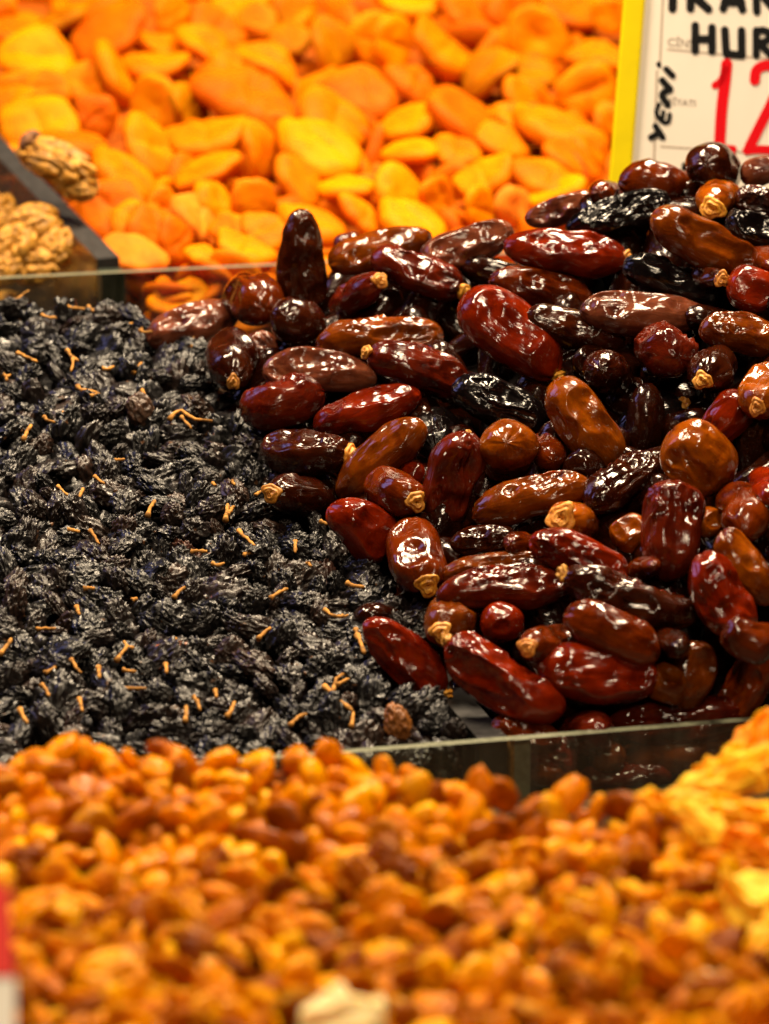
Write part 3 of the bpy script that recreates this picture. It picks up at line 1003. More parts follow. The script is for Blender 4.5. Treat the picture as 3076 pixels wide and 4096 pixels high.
# (points, thickness px, branches, label)
TWIGS = [
 (TW(85, 155, 130, 125, 172, 92), 9, [], "thin slanting twig at the top rim of the raisins by the glass"),
 (TW(405, 190, 440, 200, 510, 205), 14, [], "rusty twig lying flat at the rim before the glass divider end"),
 (TW(530, 190, 575, 225), 13, [], "short rusty twig just right of the divider end"),
 (TW(250, 240, 290, 255, 340, 262), 12, [], "orange twig lying just below the top rim of raisins"),
 (TW(745, 312, 800, 290), 11, [], "short reddish twig on the lump before the mauve date"),
 (TW(845, 335, 870, 345, 920, 343), 12, [TW(855, 325, 860, 345)], "pale twig with a knob before the mauve wrinkled date"),
 (TW(1120, 270, 1175, 335, 1165, 385, 1155, 435), 12, [], "long bent twig leaning on the mauve wrinkled date"),
 (TW(105, 470, 170, 500, 225, 525), 13, [], "tan twig with a knobbed end on the upper raisins"),
 (TW(405, 455, 430, 490, 475, 520), 13, [TW(440, 500, 438, 545, 430, 580)], "tan twig forked like a letter Y on the upper raisins"),
 (TW(620, 565, 660, 568, 690, 550), 13, [], "curved tan twig with a dark end beside a brown speck"),
 (TW(805, 590, 830, 560, 855, 530), 13, [], "short rust twig standing up among the upper raisins"),
 (TW(15, 600, 40, 615, 60, 605), 14, [TW(38, 612, 38, 635)], "small three pronged twig near the frame edge"),
 (TW(470, 670, 485, 695, 540, 700, 600, 715), 14, [TW(548, 730, 590, 718)], "hooked tan twig with a shorter sliver under it"),
 (TW(855, 700, 872, 722), 14, [], "tiny tan chip beside the pale brown raisin"),
 (TW(1025, 870, 1060, 830, 1095, 820, 1180, 875, 1285, 882), 14, [TW(1095, 858, 1155, 925)], "long forked tan twig, the largest on the upper raisins"),
 (TW(265, 858, 290, 878, 335, 890), 12, [], "rusty twig above a pale tapered twig"),
 (TW(140, 995, 165, 940, 188, 908), 15, [], "pale tapered twig pointing up with a thick head"),
 (TW(380, 830, 392, 868), 8, [], "very thin dark red twig among the upper raisins"),
 (TW(695, 1118, 755, 1112), 11, [], "thin flat twig in the middle of the raisins"),
 (TW(570, 1215, 630, 1262), 12, [], "tan twig slanting down beside a round raisin"),
 (TW(350, 1275, 385, 1310, 425, 1338), 10, [], "thin brown twig slanting beside a stouter rust twig"),
 (TW(452, 1372, 480, 1340, 502, 1290), 14, [], "stout rust twig with a broad foot leaning to the frame edge"),
 (TW(890, 1455, 910, 1400, 935, 1362), 15, [], "stout orange twig standing beside a dark hollow"),
 (TW(1285, 1258, 1305, 1275), 11, [], "tiny pale chip above the middle right raisins"),
 (TW(1400, 1245, 1418, 1270), 11, [], "tiny yellow chip near the short dark date"),
 (TW(1360, 1480, 1370, 1430, 1375, 1385), 16, [TW(1375, 1450, 1410, 1400)], "stout V shaped tan twig in the middle raisins"),
 (TX(80, 790, 130, 835, 185, 885), 13, [], "rust twig slanting down left of the pear shaped date"),
 (TX(110, 935, 150, 925, 215, 920), 13, [TX(115, 940, 130, 915)], "flat tan twig with a T shaped end"),
 (TX(425, 855, 425, 920), 14, [], "short upright orange twig left of the pear shaped date"),
 (TX(575, 732, 610, 748, 650, 752), 13, [], "orange twig touching the side of the pear shaped date"),
 (TX(500, 980, 520, 1005), 13, [], "tiny orange chip below the upright orange twig"),
 (TX(735, 1105, 780, 1122, 842, 1130), 14, [], "orange twig with a split head under the pear shaped date"),
 (TX(275, 1195, 320, 1168, 380, 1138), 13, [], "orange twig slanting up with a knobbed foot in the middle raisins"),
 (TX(605, 1265, 640, 1300, 690, 1308, 748, 1298), 12, [TX(690, 1308, 715, 1300)], "bent orange twig like a hook above the lowest red date"),
 (TX(200, 1440, 235, 1405, 275, 1378), 13, [], "rust twig with a bulb end left of the lowest red date"),
 (TX(800, 1420, 825, 1480, 840, 1530), 16, [TX(790, 1385, 800, 1430)], "yellow twig standing against the lowest red date"),
 (TX(185, 575, 215, 550), 12, [], "small rust twig under the short dark date"),
 (TX(5, 700, 15, 635), 12, [TX(20, 680, 55, 640)], "V shaped rust twig under the dark purple date"),
 (TV(410, 175, 480, 192), 13, [], "short orange twig left of a stalked raisin"),
 (TV(545, 185, 575, 225, 600, 265), 12, [], "tan stalk still on its brown raisin"),
 (TV(1150, 308, 1250, 308), 13, [], "straight flat tan twig in the lower right raisins"),
 (TV(1285, 385, 1310, 395, 1355, 380), 13, [], "small bent tan twig below the straight flat twig"),
 (TV(505, 535, 575, 530), 14, [], "stubby orange twig in the lower raisins"),
 (TV(1050, 590, 1080, 555, 1120, 525), 14, [], "pale twig poking up beside a coiled brown raisin"),
 (TV(460, 645, 480, 695), 13, [], "upright pale twig in the lower left raisins"),
 (TV(800, 605, 825, 595), 14, [], "tiny bright chip in the lower middle raisins"),
 (TV(220, 778, 340, 775), 11, [], "dull flat twig in the lower left raisins"),
 (TV(0, 930, 35, 890, 70, 840), 15, [], "stout orange twig at the frame edge in the lower raisins"),
 (TV(705, 970, 740, 920, 770, 890, 750, 855), 14, [TV(770, 888, 808, 895)], "yellow twig forked like a slingshot in the lower raisins"),
 (TV(270, 1045, 310, 1025, 350, 995), 13, [], "curved tan twig under the lower left raisins"),
 (TV(430, 965, 460, 1010, 490, 1045), 12, [], "thin rust twig crossing a dark lower raisin"),
 (TV(595, 1010, 600, 1080), 14, [], "upright pale orange twig in the lower raisins"),
 (TV(745, 1025, 820, 1038), 13, [], "flat tan twig right of the upright pale one"),
 (TV(1000, 990, 1008, 1045), 13, [], "short upright yellow twig in the lower middle"),
 (TV(750, 1138, 885, 1138), 13, [], "long straight rusty twig near the golden raisins"),
 (TV(250, 1120, 280, 1145, 295, 1185), 13, [], "curved mustard twig near the golden raisins"),
 (TV(480, 1200, 498, 1275), 13, [], "upright mustard twig just above the golden raisins"),
 (TV(120, 1265, 140, 1310, 165, 1350), 15, [], "stout yellow twig nearest the golden raisins at the frame edge"),
 (TV(1165, 1185, 1190, 1215, 1208, 1270), 14, [], "rust twig with a bent head just above the golden raisins"),
 (TV(1300, 1150, 1308, 1190), 13, [], "tiny upright orange chip above the golden raisins"),
 (TV(1120, 1340, 1125, 1245), 15, [], "thick pale orange twig standing on the golden raisin edge"),
 (TV(1370, 1308, 1400, 1265, 1418, 1218), 14, [], "orange twig leaning over toward the golden raisins"),
 (TV(1560, 840, 1600, 800, 1635, 775), 13, [], "rust twig pointing up toward the lowest red date"),
 ([(1295, 2745), (1330, 2770), (1370, 2810), (1412, 2845)], 15, [[(1330, 2770), (1345, 2715), (1380, 2690)], [(1345, 2740), (1395, 2715)]], "large branched yellow twig near the front glass"),
 ([(1405, 2905), (1415, 2850)], 13, [], "yellow twig below the large branched one"),
 ([(1160, 2900), (1190, 2870), (1225, 2855)], 13, [], "orange twig left of the large branched one"),
 ([(700, 2560), (745, 2558)], 13, [], "tiny orange chip on a dark raisin in the lower middle"),
]
for seg, th, br, label in TWIGS:
    VV, FF, n = [], [], 0
    pm0 = 1.4 / FPX
    lift_t = random.uniform(0.0066, 0.0086)
    for li, pl_ in enumerate([seg] + br):
        q = [at(x, y, depth_on(RAIS_PL, x, y) - lift_t) for x, y in pl_]
        # resample
        m = 9
        t = np.linspace(0, len(q) - 1, m)
        qq = []
        for tt in t:
            i0 = min(int(tt), len(q) - 2)
            qq.append(q[i0] + (q[i0 + 1] - q[i0]) * (tt - i0))
        qq = np.array(qq)
        qq += RNG.normal(size=qq.shape) * 0.00009
        r0 = th * 1.30 * pm0 / 2 * (1.0 if li == 0 else 0.85)
        R = r0 * (0.60 + 0.40 * RNG.random(m))
        R[0] = r0 * 1.35
        R[1] = r0 * 1.1
        R[-1] *= 0.75
        v, f = tube(qq, R, 7)
        FF += [tuple(i + n for i in ff) for ff in f]
        VV.append(v)
        n += len(v)
    V = np.concatenate(VV)
    c = V.mean(0)
    o = obj("raisin_twig", mesh_from("raisin_twig", V - c, FF, M_TWIG), None, c)
    tag(o, label, "twig", "dry twigs among the black raisins")

GAP = [(d[0], d[1]) for d in DATES]
r_items = []
pts.sort(key=lambda q: -q[1])
inframe = [p for p in pts if -30 < p[0] < 1950 and p[1] < 3010]
solo = set(id(p) for p in inframe[:296])
JR = Join()
SHORT = {"long forked tan": "long forked twig", "letter Y": "Y shaped twig", "hooked tan twig": "hooked tan twig", "stout V shaped": "stout V shaped twig",
         "pale tapered twig pointing": "pale tapered twig", "large branched yellow twig near": "large branched twig", "slingshot": "slingshot shaped twig",
         "bent orange twig like": "bent orange hook twig", "stalk still": "stalked brown raisin", "stout rust twig with a broad": "stout rust twig",
         "stout orange twig standing": "standing orange twig", "T shaped end": "T ended twig", "straight flat tan": "straight flat twig",
         "long straight rusty": "long rusty twig", "thick pale orange": "thick pale orange twig", "stout yellow twig nearest": "stout yellow twig",
         "split head": "split headed twig", "three pronged": "three pronged twig", "rusty twig lying flat": "flat rusty twig", "long bent twig": "long bent twig",
         "coiled brown": "pale poking twig", "rust twig pointing up": "pointing rust twig"}
R_MARKS = []
for seg, th, br, l in TWIGS:
    for k, v in SHORT.items():
        if k in l:
            R_MARKS.append((v, *twig_mark(seg)))
for p in pts:
    R = rand_rot()
    # lie flat-ish: keep the shortest axis near the heap's normal
    sc = 0.0061 * random.uniform(0.72, 1.28)
    if id(p) in solo:
        o = obj("black_raisin", random.choice(r_hi), None, p[2], R, sc)
        s = random.uniform(0.75, 1.35)
        look = "black raisin"
        col = (s, s, s)
        if random.random() < 0.045:
            col, look = (2.6, 1.7, 1.3), "brownish raisin"
        o.color = (*col, 1)
        tag(o, None, "raisin", "wrinkled black raisins in the heap")
        if sc > 0.0070:
            look = "large " + look
        elif sc < 0.0052:
            look = "small " + look
        r_items.append((o, p[0], p[1], look))
    else:
        V, F = random.choice(r_mid)
        JR.add(V @ R.T * sc + p[2], F)
place_labels(r_items, R_MARKS)
for x, y, p in scatter(RAIS_PL, RAIS_POLY, 0.0092, 0.0095, 0.002, 8000, in_tray):
    V, F = random.choice(r_lo)
    JR.add(V @ rand_rot().T * 0.0062 + p, F)
for k in range(90):                                   # raisins pressed against the inside of the front glass
    V, F = random.choice(r_lo)
    JR.add(V @ rand_rot().T * 0.0062 + np.array([random.uniform(-0.17, -0.016), Y_FRONT + random.uniform(0.010, 0.016), random.uniform(-0.066, -0.044)]), F)
o = JR.build("more_black_raisins", M_RAISIN, 0.0061)
tag(o, "the rest of the black raisins, farther back and under the top layer", "raisins", kind="stuff")
# one brown raisin by the glass, one pale one in the middle
for (x, y, col, lab) in ((1590, 2900, (0.30, 0.105, 0.018), "amber brown raisin lying alone among black ones by the front glass"),
                         (565, 1648, (0.085, 0.042, 0.024), "pale brown flat raisin among the black ones under the forked twig")):
    mm = plain("brown_raisin_skin", col, 0.42, 0.5, 300, 0.5, 0.0006, 0.0083)
    o = obj("brown_raisin", mesh_from("brown_raisin", *raisin_shape(int(x), 5, 0.7), mm), None, at(x, y, depth_on(RAIS_PL, x, y) - 0.005), rand_rot(), 0.0066)
    tag(o, lab, "raisin")
heap_core("raisin_heap_core", RAIS_PL, [(-400, 3060), (-400, 1270), (500, 1290), (800, 1450), (1300, 2200), (1900, 2960)], 0.030, "filler inside the black raisin heap, near black for the gap shade")
heap_core("date_heap_core", DATE_PL, HEAP_POLY, 0.050, "filler inside the date heap, near black for the gap shade")

# ------------------------------------------------------------------ golden raisins
GOLD_POLY = [(-200, 4300), (-200, 3060), (60, 2990), (180, 2960), (700, 2985), (1100, 3030), (1500, 3025), (1700, 3085), (1950, 3170), (2150, 3195), (2300, 3190), (2560, 3210),
             (3300, 3330), (3300, 4300)]
g_hi = [mesh_from("golden_raisin", *raisin_shape(140 + k, 5, 0.78, (random.uniform(1.15, 1.6), random.uniform(.85, 1.1), random.uniform(.36, .66))), M_GOLD) for k in range(18)]
g_lo = [raisin_shape(180 + k, 3, 0.5, (1.3, 0.95, 0.6)) for k in range(8)]
gp = scatter(GOLD_PL, GOLD_POLY, 0.0068, 0.003, 0.0036, 26000)
G_MARKS = [("red and white price card", 0, 3800), ("pale cream slice", 1370, 4060), ("front glass divider end", 2010, 3060),
           ("golden ring shaped raisin", 880, 3010), ("tall golden raisin", 1310, 3020),
           ("dark brown raisin", 1960, 3170), ("pale yellow mango lump", 3000, 3560), ("yellow mango fan", 2750, 3130),
           ("oblong raisin", 390, 3800), ("reddish raisin", 1000, 3850), ("plump amber raisin", 1500, 3600), ("dull raisin", 2150, 3480),
           ("bright raisin", 2250, 3750), ("brown raisin", 700, 3300), ("red brown raisin", 2980, 3830), ("flat raisin", 600, 3590)]
vis = [p for p in gp if -60 < p[0] < 3130 and p[1] < 4150]
vis.sort(key=lambda q: -q[1])
solo = set(id(p) for p in vis[:296])
JG = Join()
g_items = []
for p in gp:
    R = rand_rot()
    sc = 0.0057 * random.uniform(0.72, 1.28)
    if id(p) in solo:
        o = obj("golden_raisin", random.choice(g_hi), None, p[2], R, sc)
        tag(o, None, "raisin", "golden raisins in the blurred foreground heap")
        look = "golden raisin"
        if sc > 0.0066:
            look = "large golden raisin"
        elif sc < 0.0048:
            look = "small golden raisin"
        g_items.append((o, p[0], p[1], look))
    else:
        V, F = random.choice(g_lo)
        JG.add(V @ R.T * sc + p[2], F)
for off in (0.0095, 0.0165):
    for x, y, p in scatter(GOLD_PL, GOLD_POLY, 0.0082, off, 0.002, 9000):
        V, F = random.choice(g_lo)
        JG.add(V @ rand_rot().T * 0.0054 + p, F)
o = JG.build("more_golden_raisins", M_GOLD, 0.0054)
tag(o, "the rest of the golden raisins along the ridge and under the top layer", "raisins", kind="stuff")
place_labels(g_items, G_MARKS)

# ------------------------------------------------------------------ dried mango, cream slice
M_MANGO = None


def mango_material():
    m, nt, b = new_mat("mango_flesh")
    v, info = coords(nt, (0.4, 1.0, 1.0))
    f = noise_tex(nt, v, 300, 5, 0.6, 0.8)
    base = info.outputs["Color"]
    c = mix_rgb(nt, ramp(nt, f, [(0.35, (0, 0, 0)), (0.6, (1, 1, 1))]), mix_rgb(nt, 1.0, base, (0.9, 0.62, 0.4), 'MULTIPLY'), base)
    nt.links.new(c, b.inputs["Base Color"])
    b.inputs["Roughness"].default_value = 0.4
    b.inputs["Specular IOR Level"].default_value = 0.12
    b.inputs["Subsurface Weight"].default_value = 0.4
    b.inputs["Subsurface Radius"].default_value = (1.0, 0.5, 0.1)
    b.inputs["Subsurface Scale"].default_value = 0.005
    bump(nt, b, f, 0.6, 0.0012)
    return m


M_MANGO = mango_material()


def crumpled(name, cx, cy, depth, lpx, wpx, ang, seed, col, label, fold=0.35, cat="dried fruit"):
    """a thick crumpled strip of dried fruit"""
    nu, nv = 46, 26
    depth = min(depth, depth_on(GOLD_PL, cx, cy) - 0.014)
    pm = depth / FPX
    a, b = lpx * pm / 2, wpx * pm / 2
    U, Vv = np.meshgrid(np.linspace(-1, 1, nu), np.linspace(-1, 1, nv), indexing='ij')
    u, v = U.ravel(), Vv.ravel()
    s = seed
    edge = 1 + 0.42 * noise(np.stack([u * 3.0, v * 2.4, np.full_like(u, s)], 1), s)
    lim = np.sqrt(np.clip(1 - 0.75 * np.abs(u) ** 3, 0.05, 1))
    x = u * a * (0.9 + 0.1 * edge)
    y = v * b * edge * lim
    q = np.stack([u * 0.75 * a / b, v * 1.5, np.full_like(u, s * 1.7)], 1)
    q = q + 0.35 * noise_vec(q * 0.8, s)
    z = b * (fold * (1 - np.abs(noise(q, s + 3)) * 1.8) + 0.3 * noise(q * 0.6, s + 9)) - 0.35 * b * v * v
    P = np.stack([x, y, z], 1)
    th = 0.10 * b * (1 + 0.5 * noise(q * 2.0, s + 12)) + 0.0006
    top = P + np.stack([0 * x, 0 * x, th], 1)
    bot = P - np.stack([0 * x, 0 * x, th], 1)
    n = nu * nv
    F = []
    for i in range(nu - 1):
        for j in range(nv - 1):
            k = i * nv + j
            F.append((k, k + nv, k + nv + 1, k + 1))
            F.append((n + k, n + k + 1, n + k + nv + 1, n + k + nv))
    rim = [i * nv for i in range(nu)] + [(nu - 1) * nv + j for j in range(1, nv)] + [i * nv + nv - 1 for i in range(nu - 2, -1, -1)] + [j for j in range(nv - 2, 0, -1)]
    for k in range(len(rim)):
        p, r = rim[k], rim[(k + 1) % len(rim)]
        F.append((p, n + p, n + r, r))
    V = np.concatenate([top, bot])
    vd = ray(cx, cy)
    ez = -vd * 0.8 + np.array([0, 0, 1]) * 0.6
    ez /= np.linalg.norm(ez)
    ca, sa = math.cos(math.radians(ang)), math.sin(math.radians(ang))
    e0 = rgt * ca + upv * sa
    ax = e0 - ez * (e0 @ ez)
    ax /= np.linalg.norm(ax)
    ay = np.cross(ez, ax)
    m = mesh_from(name, V, F, M_MANGO)
    bm = bmesh.new()
    bm.from_mesh(m)
    bmesh.ops.recalc_face_normals(bm, faces=bm.faces[:])
    bm.to_mesh(m)
    bm.free()
    o = obj(name, m, None, at(cx, cy, depth), np.stack([ax, ay, ez], 1))
    o.color = (*col, 1)
    return tag(o, label, cat)


YEL, ORA, PAL = (0.95, 0.49, 0.006), (0.92, 0.33, 0.004), (0.96, 0.60, 0.035)
for args in [
 (3060, 2960, 1.13, 320, 190, 40, 3, ORA, "orange dried mango strip topmost at the frame edge", 0.4),
 (3020, 3080, 1.125, 380, 170, 25, 5, YEL, "orange yellow ragged mango strip under the topmost one", 0.5),
 (2880, 3145, 1.115, 360, 150, 18, 8, PAL, "pale yellow folded mango strip standing up before the front glass", 0.6),
 (2700, 3215, 1.115, 320, 110, -8, 11, YEL, "yellow thin mango strip lying along the front glass", 0.45),
 (2980, 3265, 1.10, 330, 170, -28, 14, YEL, "yellow mango strip fanned out under the pale folded one", 0.6),
 (2800, 3290, 1.10, 260, 130, -48, 17, PAL, "pale mango shred pointing down into the golden raisins", 0.6),
 (3030, 3390, 1.085, 280, 150, -35, 20, ORA, "amber mango strip at the frame edge above the pale lump", 0.5),
 (3020, 3590, 1.06, 280, 240, -40, 23, PAL, "pale yellow mango lump at the frame edge among golden raisins", 0.4),
 (3085, 3740, 1.045, 220, 140, 70, 26, YEL, "yellow mango piece below the pale lump at the frame edge", 0.4),
 (2900, 3060, 1.13, 260, 120, 30, 29, YEL, "small yellow mango shred between the folded and ragged strips", 0.5),
]:
    crumpled("mango_strip", *args, cat="dried mango")
crumpled("fruit_slice", 1370, 4085, 0.90, 340, 290, 5, 31, (0.96, 0.80, 0.42), "pale cream dried fruit slice nearest the camera on golden raisins", 0.2)

# ------------------------------------------------------------------ apricots
def apricot_shape(seed, nr=30, ns=36):
    V, F = uv_dirs(nr, ns)
    rg = np.random.default_rng(seed)
    s = int(rg.integers(3000))
    # pole axis x -> make it the thin axis z
    D = np.stack([V[:, 1], V[:, 2], V[:, 0]], 1)
    rho = np.sqrt(D[:, 0] ** 2 + D[:, 1] ** 2)
    an = np.arctan2(D[:, 1], D[:, 0])
    rim = 1 + 0.07 * np.cos(2 * an + s) + 0.04 * np.cos(3 * an + 2 * s) + 0.03 * np.cos(5 * an + s * 3)
    x = D[:, 0] * rim
    y = D[:, 1] * rim
    lens = 0.33 + 0.10 * rho ** 3
    z = D[:, 2] * lens
    z = z - np.sign(D[:, 2]) * 0.13 * np.exp(-(rho / 0.5) ** 2) * rg.uniform(0.3, 1.2)
    z = z + rg.uniform(-0.22, 0.22) * x * x + rg.uniform(-0.15, 0.15) * y * y
    P = np.stack([x, y, z], 1)
    P += (0.075 * noise(P * 1.7 + s, s))[:, None] * D + (0.02 * noise(P * 4.0, s + 5))[:, None] * D
    cr = rg.uniform(0, 6.28)
    dist = np.abs(math.cos(cr) * x + math.sin(cr) * y + 0.1 * noise(P * 1.2, s + 9))
    P[:, 2] -= np.sign(D[:, 2]) * 0.06 * np.exp(-(dist / 0.10) ** 2) * (rg.random() < 0.75)
    P += (0.03 * (1 - np.abs(noise(P * np.array([2.2, 2.2, 1.0]) + 0.5 * noise_vec(P * 1.5, s + 31), s + 33))) ** 3)[:, None] * D
    return P, F


ap_mesh = [mesh_from("dried_apricot", *apricot_shape(500 + k), M_APRI) for k in range(16)]
ap_lo = [apricot_shape(540 + k, 14, 18) for k in range(6)]
ACOL = {'y': (0.70, 0.225, 0.0), 'o': (0.62, 0.172, 0.0), 'd': (0.53, 0.118, 0.0), 'p': (0.68, 0.215, 0.014), 'b': (0.40, 0.145, 0.0)}
ANAME = {'y': "golden yellow", 'o': "orange", 'd': "deep orange", 'p': "pale", 'b': "brownish"}
A1 = [(170, 255, 320, 200, 10, 'y'), (470, 150, 320, 190, -35, 'd'), (390, 45, 330, 110, -22, 'b'), (60, 130, 230, 100, 10, 'd'), (740, 60, 190, 130, 80, 'o'),
      (1030, 35, 240, 130, -10, 'y'), (930, 120, 230, 150, 40, 'd'), (1100, 90, 180, 140, -30, 'o'), (1265, 45, 200, 160, 60, 'b'), (700, 195, 180, 80, 10, 'o'),
      (670, 285, 290, 100, -3, 'o'), (890, 210, 260, 120, 40, 'o'), (1165, 275, 270, 120, 28, 'o'), (1250, 165, 180, 110, 0, 'b'), (1430, 200, 240, 150, 70, 'b'),
      (1610, 170, 220, 180, 80, 'y'), (680, 455, 240, 180, 90, 'y'), (500, 330, 300, 90, 62, 'o'), (370, 365, 200, 150, 15, 'o'), (200, 390, 190, 150, -30, 'o'),
      (170, 560, 330, 230, -12, 'y'), (415, 505, 190, 170, 60, 'd'), (50, 440, 190, 90, -45, 'o'), (1080, 430, 430, 210, 25, 'd'), (650, 650, 330, 165, 48, 'o'),
      (890, 600, 320, 150, -8, 'o'), (1380, 645, 360, 190, 22, 'y'), (1430, 520, 330, 170, 35, 'o'), (1560, 400, 300, 190, 10, 'd'), (1290, 785, 260, 140, 50, 'o'),
      (540, 765, 310, 140, 35, 'o'), (890, 750, 280, 110, -25, 'o'), (480, 910, 290, 220, -15, 'd'), (700, 900, 170, 130, 70, 'o'), (930, 870, 220, 110, 58, 'y'),
      (1090, 880, 210, 170, 88, 'o'), (840, 950, 270, 120, 55, 'p'), (580, 960, 210, 150, 30, 'o'), (570, 1105, 270, 140, 15, 'p'), (880, 1105, 150, 80, 15, 'y'),
      (1050, 1080, 240, 120, 25, 'y'), (1140, 1000, 210, 130, 15, 'o'), (660, 1020, 260, 170, 50, 'd'), (1350, 970, 290, 120, 20, 'o'), (1560, 930, 220, 90, 45, 'o'),
      (1490, 810, 240, 95, -5, 'y'), (1120, 660, 260, 130, 78, 'o'), (320, 620, 330, 110, 10, 'd'), (240, 100, 260, 80, -30, 'b'), (800, 460, 220, 110, 80, 'b'),
      (1000, 290, 200, 120, 40, 'o'), (140, 700, 220, 110, 20, 'o'), (760, 1040, 200, 120, 70, 'd'), (980, 980, 160, 110, -20, 'o'), (300, 760, 180, 110, 40, 'd')]
A2 = [(650, 160, 245, 225, 90, 'y'), (920, 240, 240, 110, 5, 'o'), (870, 390, 230, 215, 80, 'y'), (30, 190, 230, 150, 88, 'y'), (240, 220, 310, 135, 45, 'o'),
      (450, 310, 260, 140, -45, 'b'), (620, 330, 240, 120, 0, 'b'), (100, 530, 240, 115, -25, 'y'), (350, 540, 390, 160, 40, 'd'), (590, 430, 210, 110, 55, 'o'),
      (740, 560, 350, 140, 18, 'o'), (110, 650, 250, 95, -8, 'y'), (310, 660, 220, 110, 15, 'o'), (430, 770, 240, 140, -25, 'y'), (700, 780, 310, 140, 20, 'o'),
      (800, 700, 260, 110, 35, 'd'), (60, 830, 260, 160, 60, 'y'), (230, 870, 220, 120, 80, 'o'), (405, 910, 200, 110, 82, 'y'), (560, 890, 180, 120, 80, 'p'),
      (120, 970, 290, 150, 25, 'y'), (750, 850, 260, 100, -20, 'y'), (120, 20, 260, 110, 5, 'y'), (350, 70, 260, 110, 40, 'd'), (550, 50, 240, 150, 60, 'd'),
      (980, 70, 160, 190, 90, 'y'), (800, 50, 260, 130, 20, 'd'), (970, 530, 160, 120, 70, 'o'), (130, 370, 240, 120, 40, 'd'), (500, 620, 220, 120, 30, 'o'),
      (890, 640, 200, 110, 50, 'o'), (560, 520, 180, 100, 40, 'o')]
A_MARKS = [("perched walnut half", 230, 660), ("upright dark date", 1200, 880), ("yellow card edge", 2450, 350), ("glass divider end", 440, 1040),
           ("glossy black date", 2450, 860), ("broad golden apricot", 1280, 600), ("topmost round golden apricot", 2140, 150),
           ("yellow spotted apricot", 1000, 400), ("big golden apricot", 160, 500)]
A_MARKS = [(n.replace(",", ""), x, y) for n, x, y in A_MARKS]
a_items = []


def put_apricot(x, y, maj, mnr, ang, colr, lift, depth=None, rnd=None):
    d = (depth_on(APRI_PL, x, y) if depth is None else depth) - lift
    pm = d / FPX
    A = maj * 1.08 * pm / 2
    ratio = min(0.98, mnr * 1.12 / maj)
    # thickness of the disc adds to the projected minor axis
    th = 0.36
    c = math.sqrt(max(0.02, (ratio ** 2 - th ** 2) / (1 - th ** 2))) if ratio > th else 0.14
    s = math.sqrt(1 - c * c)
    v = ray(x, y)
    ez = -v
    ex = rgt - v * (rgt @ v)
    ex /= np.linalg.norm(ex)
    ey = np.cross(ez, ex)
    an = -math.radians(ang)
    ma = ex * math.cos(an) + ey * math.sin(an)
    mi = -ex * math.sin(an) + ey * math.cos(an)
    if mi[2] < 0:
        mi = -mi
    nz = ez * c + mi * s
    ay = np.cross(nz, ma)
    o = obj("dried_apricot", random.choice(ap_mesh), None, at(x, y, d), np.stack([ma, ay, nz], 1), A)
    k = np.array(ACOL[colr]) * random.uniform(0.93, 1.07)
    o.color = (*np.clip(k, 0, 0.96), 1)
    shape = "round" if ratio > 0.75 else ("edge-on" if ratio < 0.45 else "oval")
    tag(o, None, "apricot", "dried apricots in the heap")
    a_items.append((o, x, y, f"{ANAME[colr]} {shape} apricot"))
    return o


for i, (x, y, mj, mn, an, cc) in enumerate(A1):
    put_apricot(x / 1.0786, y / 1.0786, mj / 1.0786, mn / 1.0786, an, cc, 0.003 + 0.006 * ((i * 7) % 3) / 2)
for i, (x, y, mj, mn, an, cc) in enumerate(A2):
    put_apricot(1540 + x / 1.0814, y / 1.0814, mj / 1.0814, mn / 1.0814, an, cc, 0.003 + 0.006 * ((i * 5) % 3) / 2)
JA = Join()
A_POLY = [(-150, -500), (3300, -500), (3300, 1150), (-150, 640)]
A_POLY = [(-150, -500), (3300, -500), (3300, 1080), (510, 1080), (80, 600), (-150, 330)]
for off, sp in ((0.0135, 0.021), (0.027, 0.021)):
    for x, y, p in scatter(APRI_PL, A_POLY, sp, off, 0.004, 5000):
        V, F = random.choice(ap_lo)
        JA.add(V @ rand_rot().T * 0.0165 + p, F)
for k in range(60):                                   # those pressed against the inside of the back glass
    x = random.uniform(470, 2300)
    p = at_z(x, random.uniform(1090, 1250), 0.02)
    p = np.array([p[0], Y_BACK + random.uniform(0.018, 0.03), random.uniform(0.0, 0.035)])
    V, F = random.choice(ap_lo)
    JA.add(V @ rand_rot().T * 0.0122 + p, F)
o = JA.build("more_dried_apricots", M_APRI_S, 0.018)
tag(o, "the rest of the dried apricots under the top layer and past the frame", "apricots", kind="stuff")
place_labels(a_items, A_MARKS)
heap_core("apricot_heap_core", APRI_PL, [(-300, -600), (3500, -600), (3500, 1040), (520, 1040), (-50, 560)], 0.034, "inside of the apricot heap", plain("apricot_core", (0.42, 0.09, 0.003), 0.8, 0.1, 90, 0.6))

# ------------------------------------------------------------------ walnuts
def walnut_shape(seed, sub=5):
    V, F = ico(sub)
    s = seed
    q = V * np.array([1.0, 1.3, 1.3]) * 1.25 + s
    q = q + 0.35 * noise_vec(q, s)
    n1 = np.abs(noise(q * 1.75, s + 3))
    lobes = np.clip(n1 * 2.9, 0, 1) ** 0.6
    groove = np.exp(-(V[:, 1] / 0.12) ** 2) * (V[:, 2] > -0.3)
    n2 = np.abs(noise(V * 3.2 + s, s + 8))
    r = 0.66 + 0.36 * lobes - 0.16 * groove + 0.05 * np.clip(n2 * 2.5, 0, 1)
    P = V * r[:, None]
    return P * np.array([1.25, 1.0, 0.72]), F


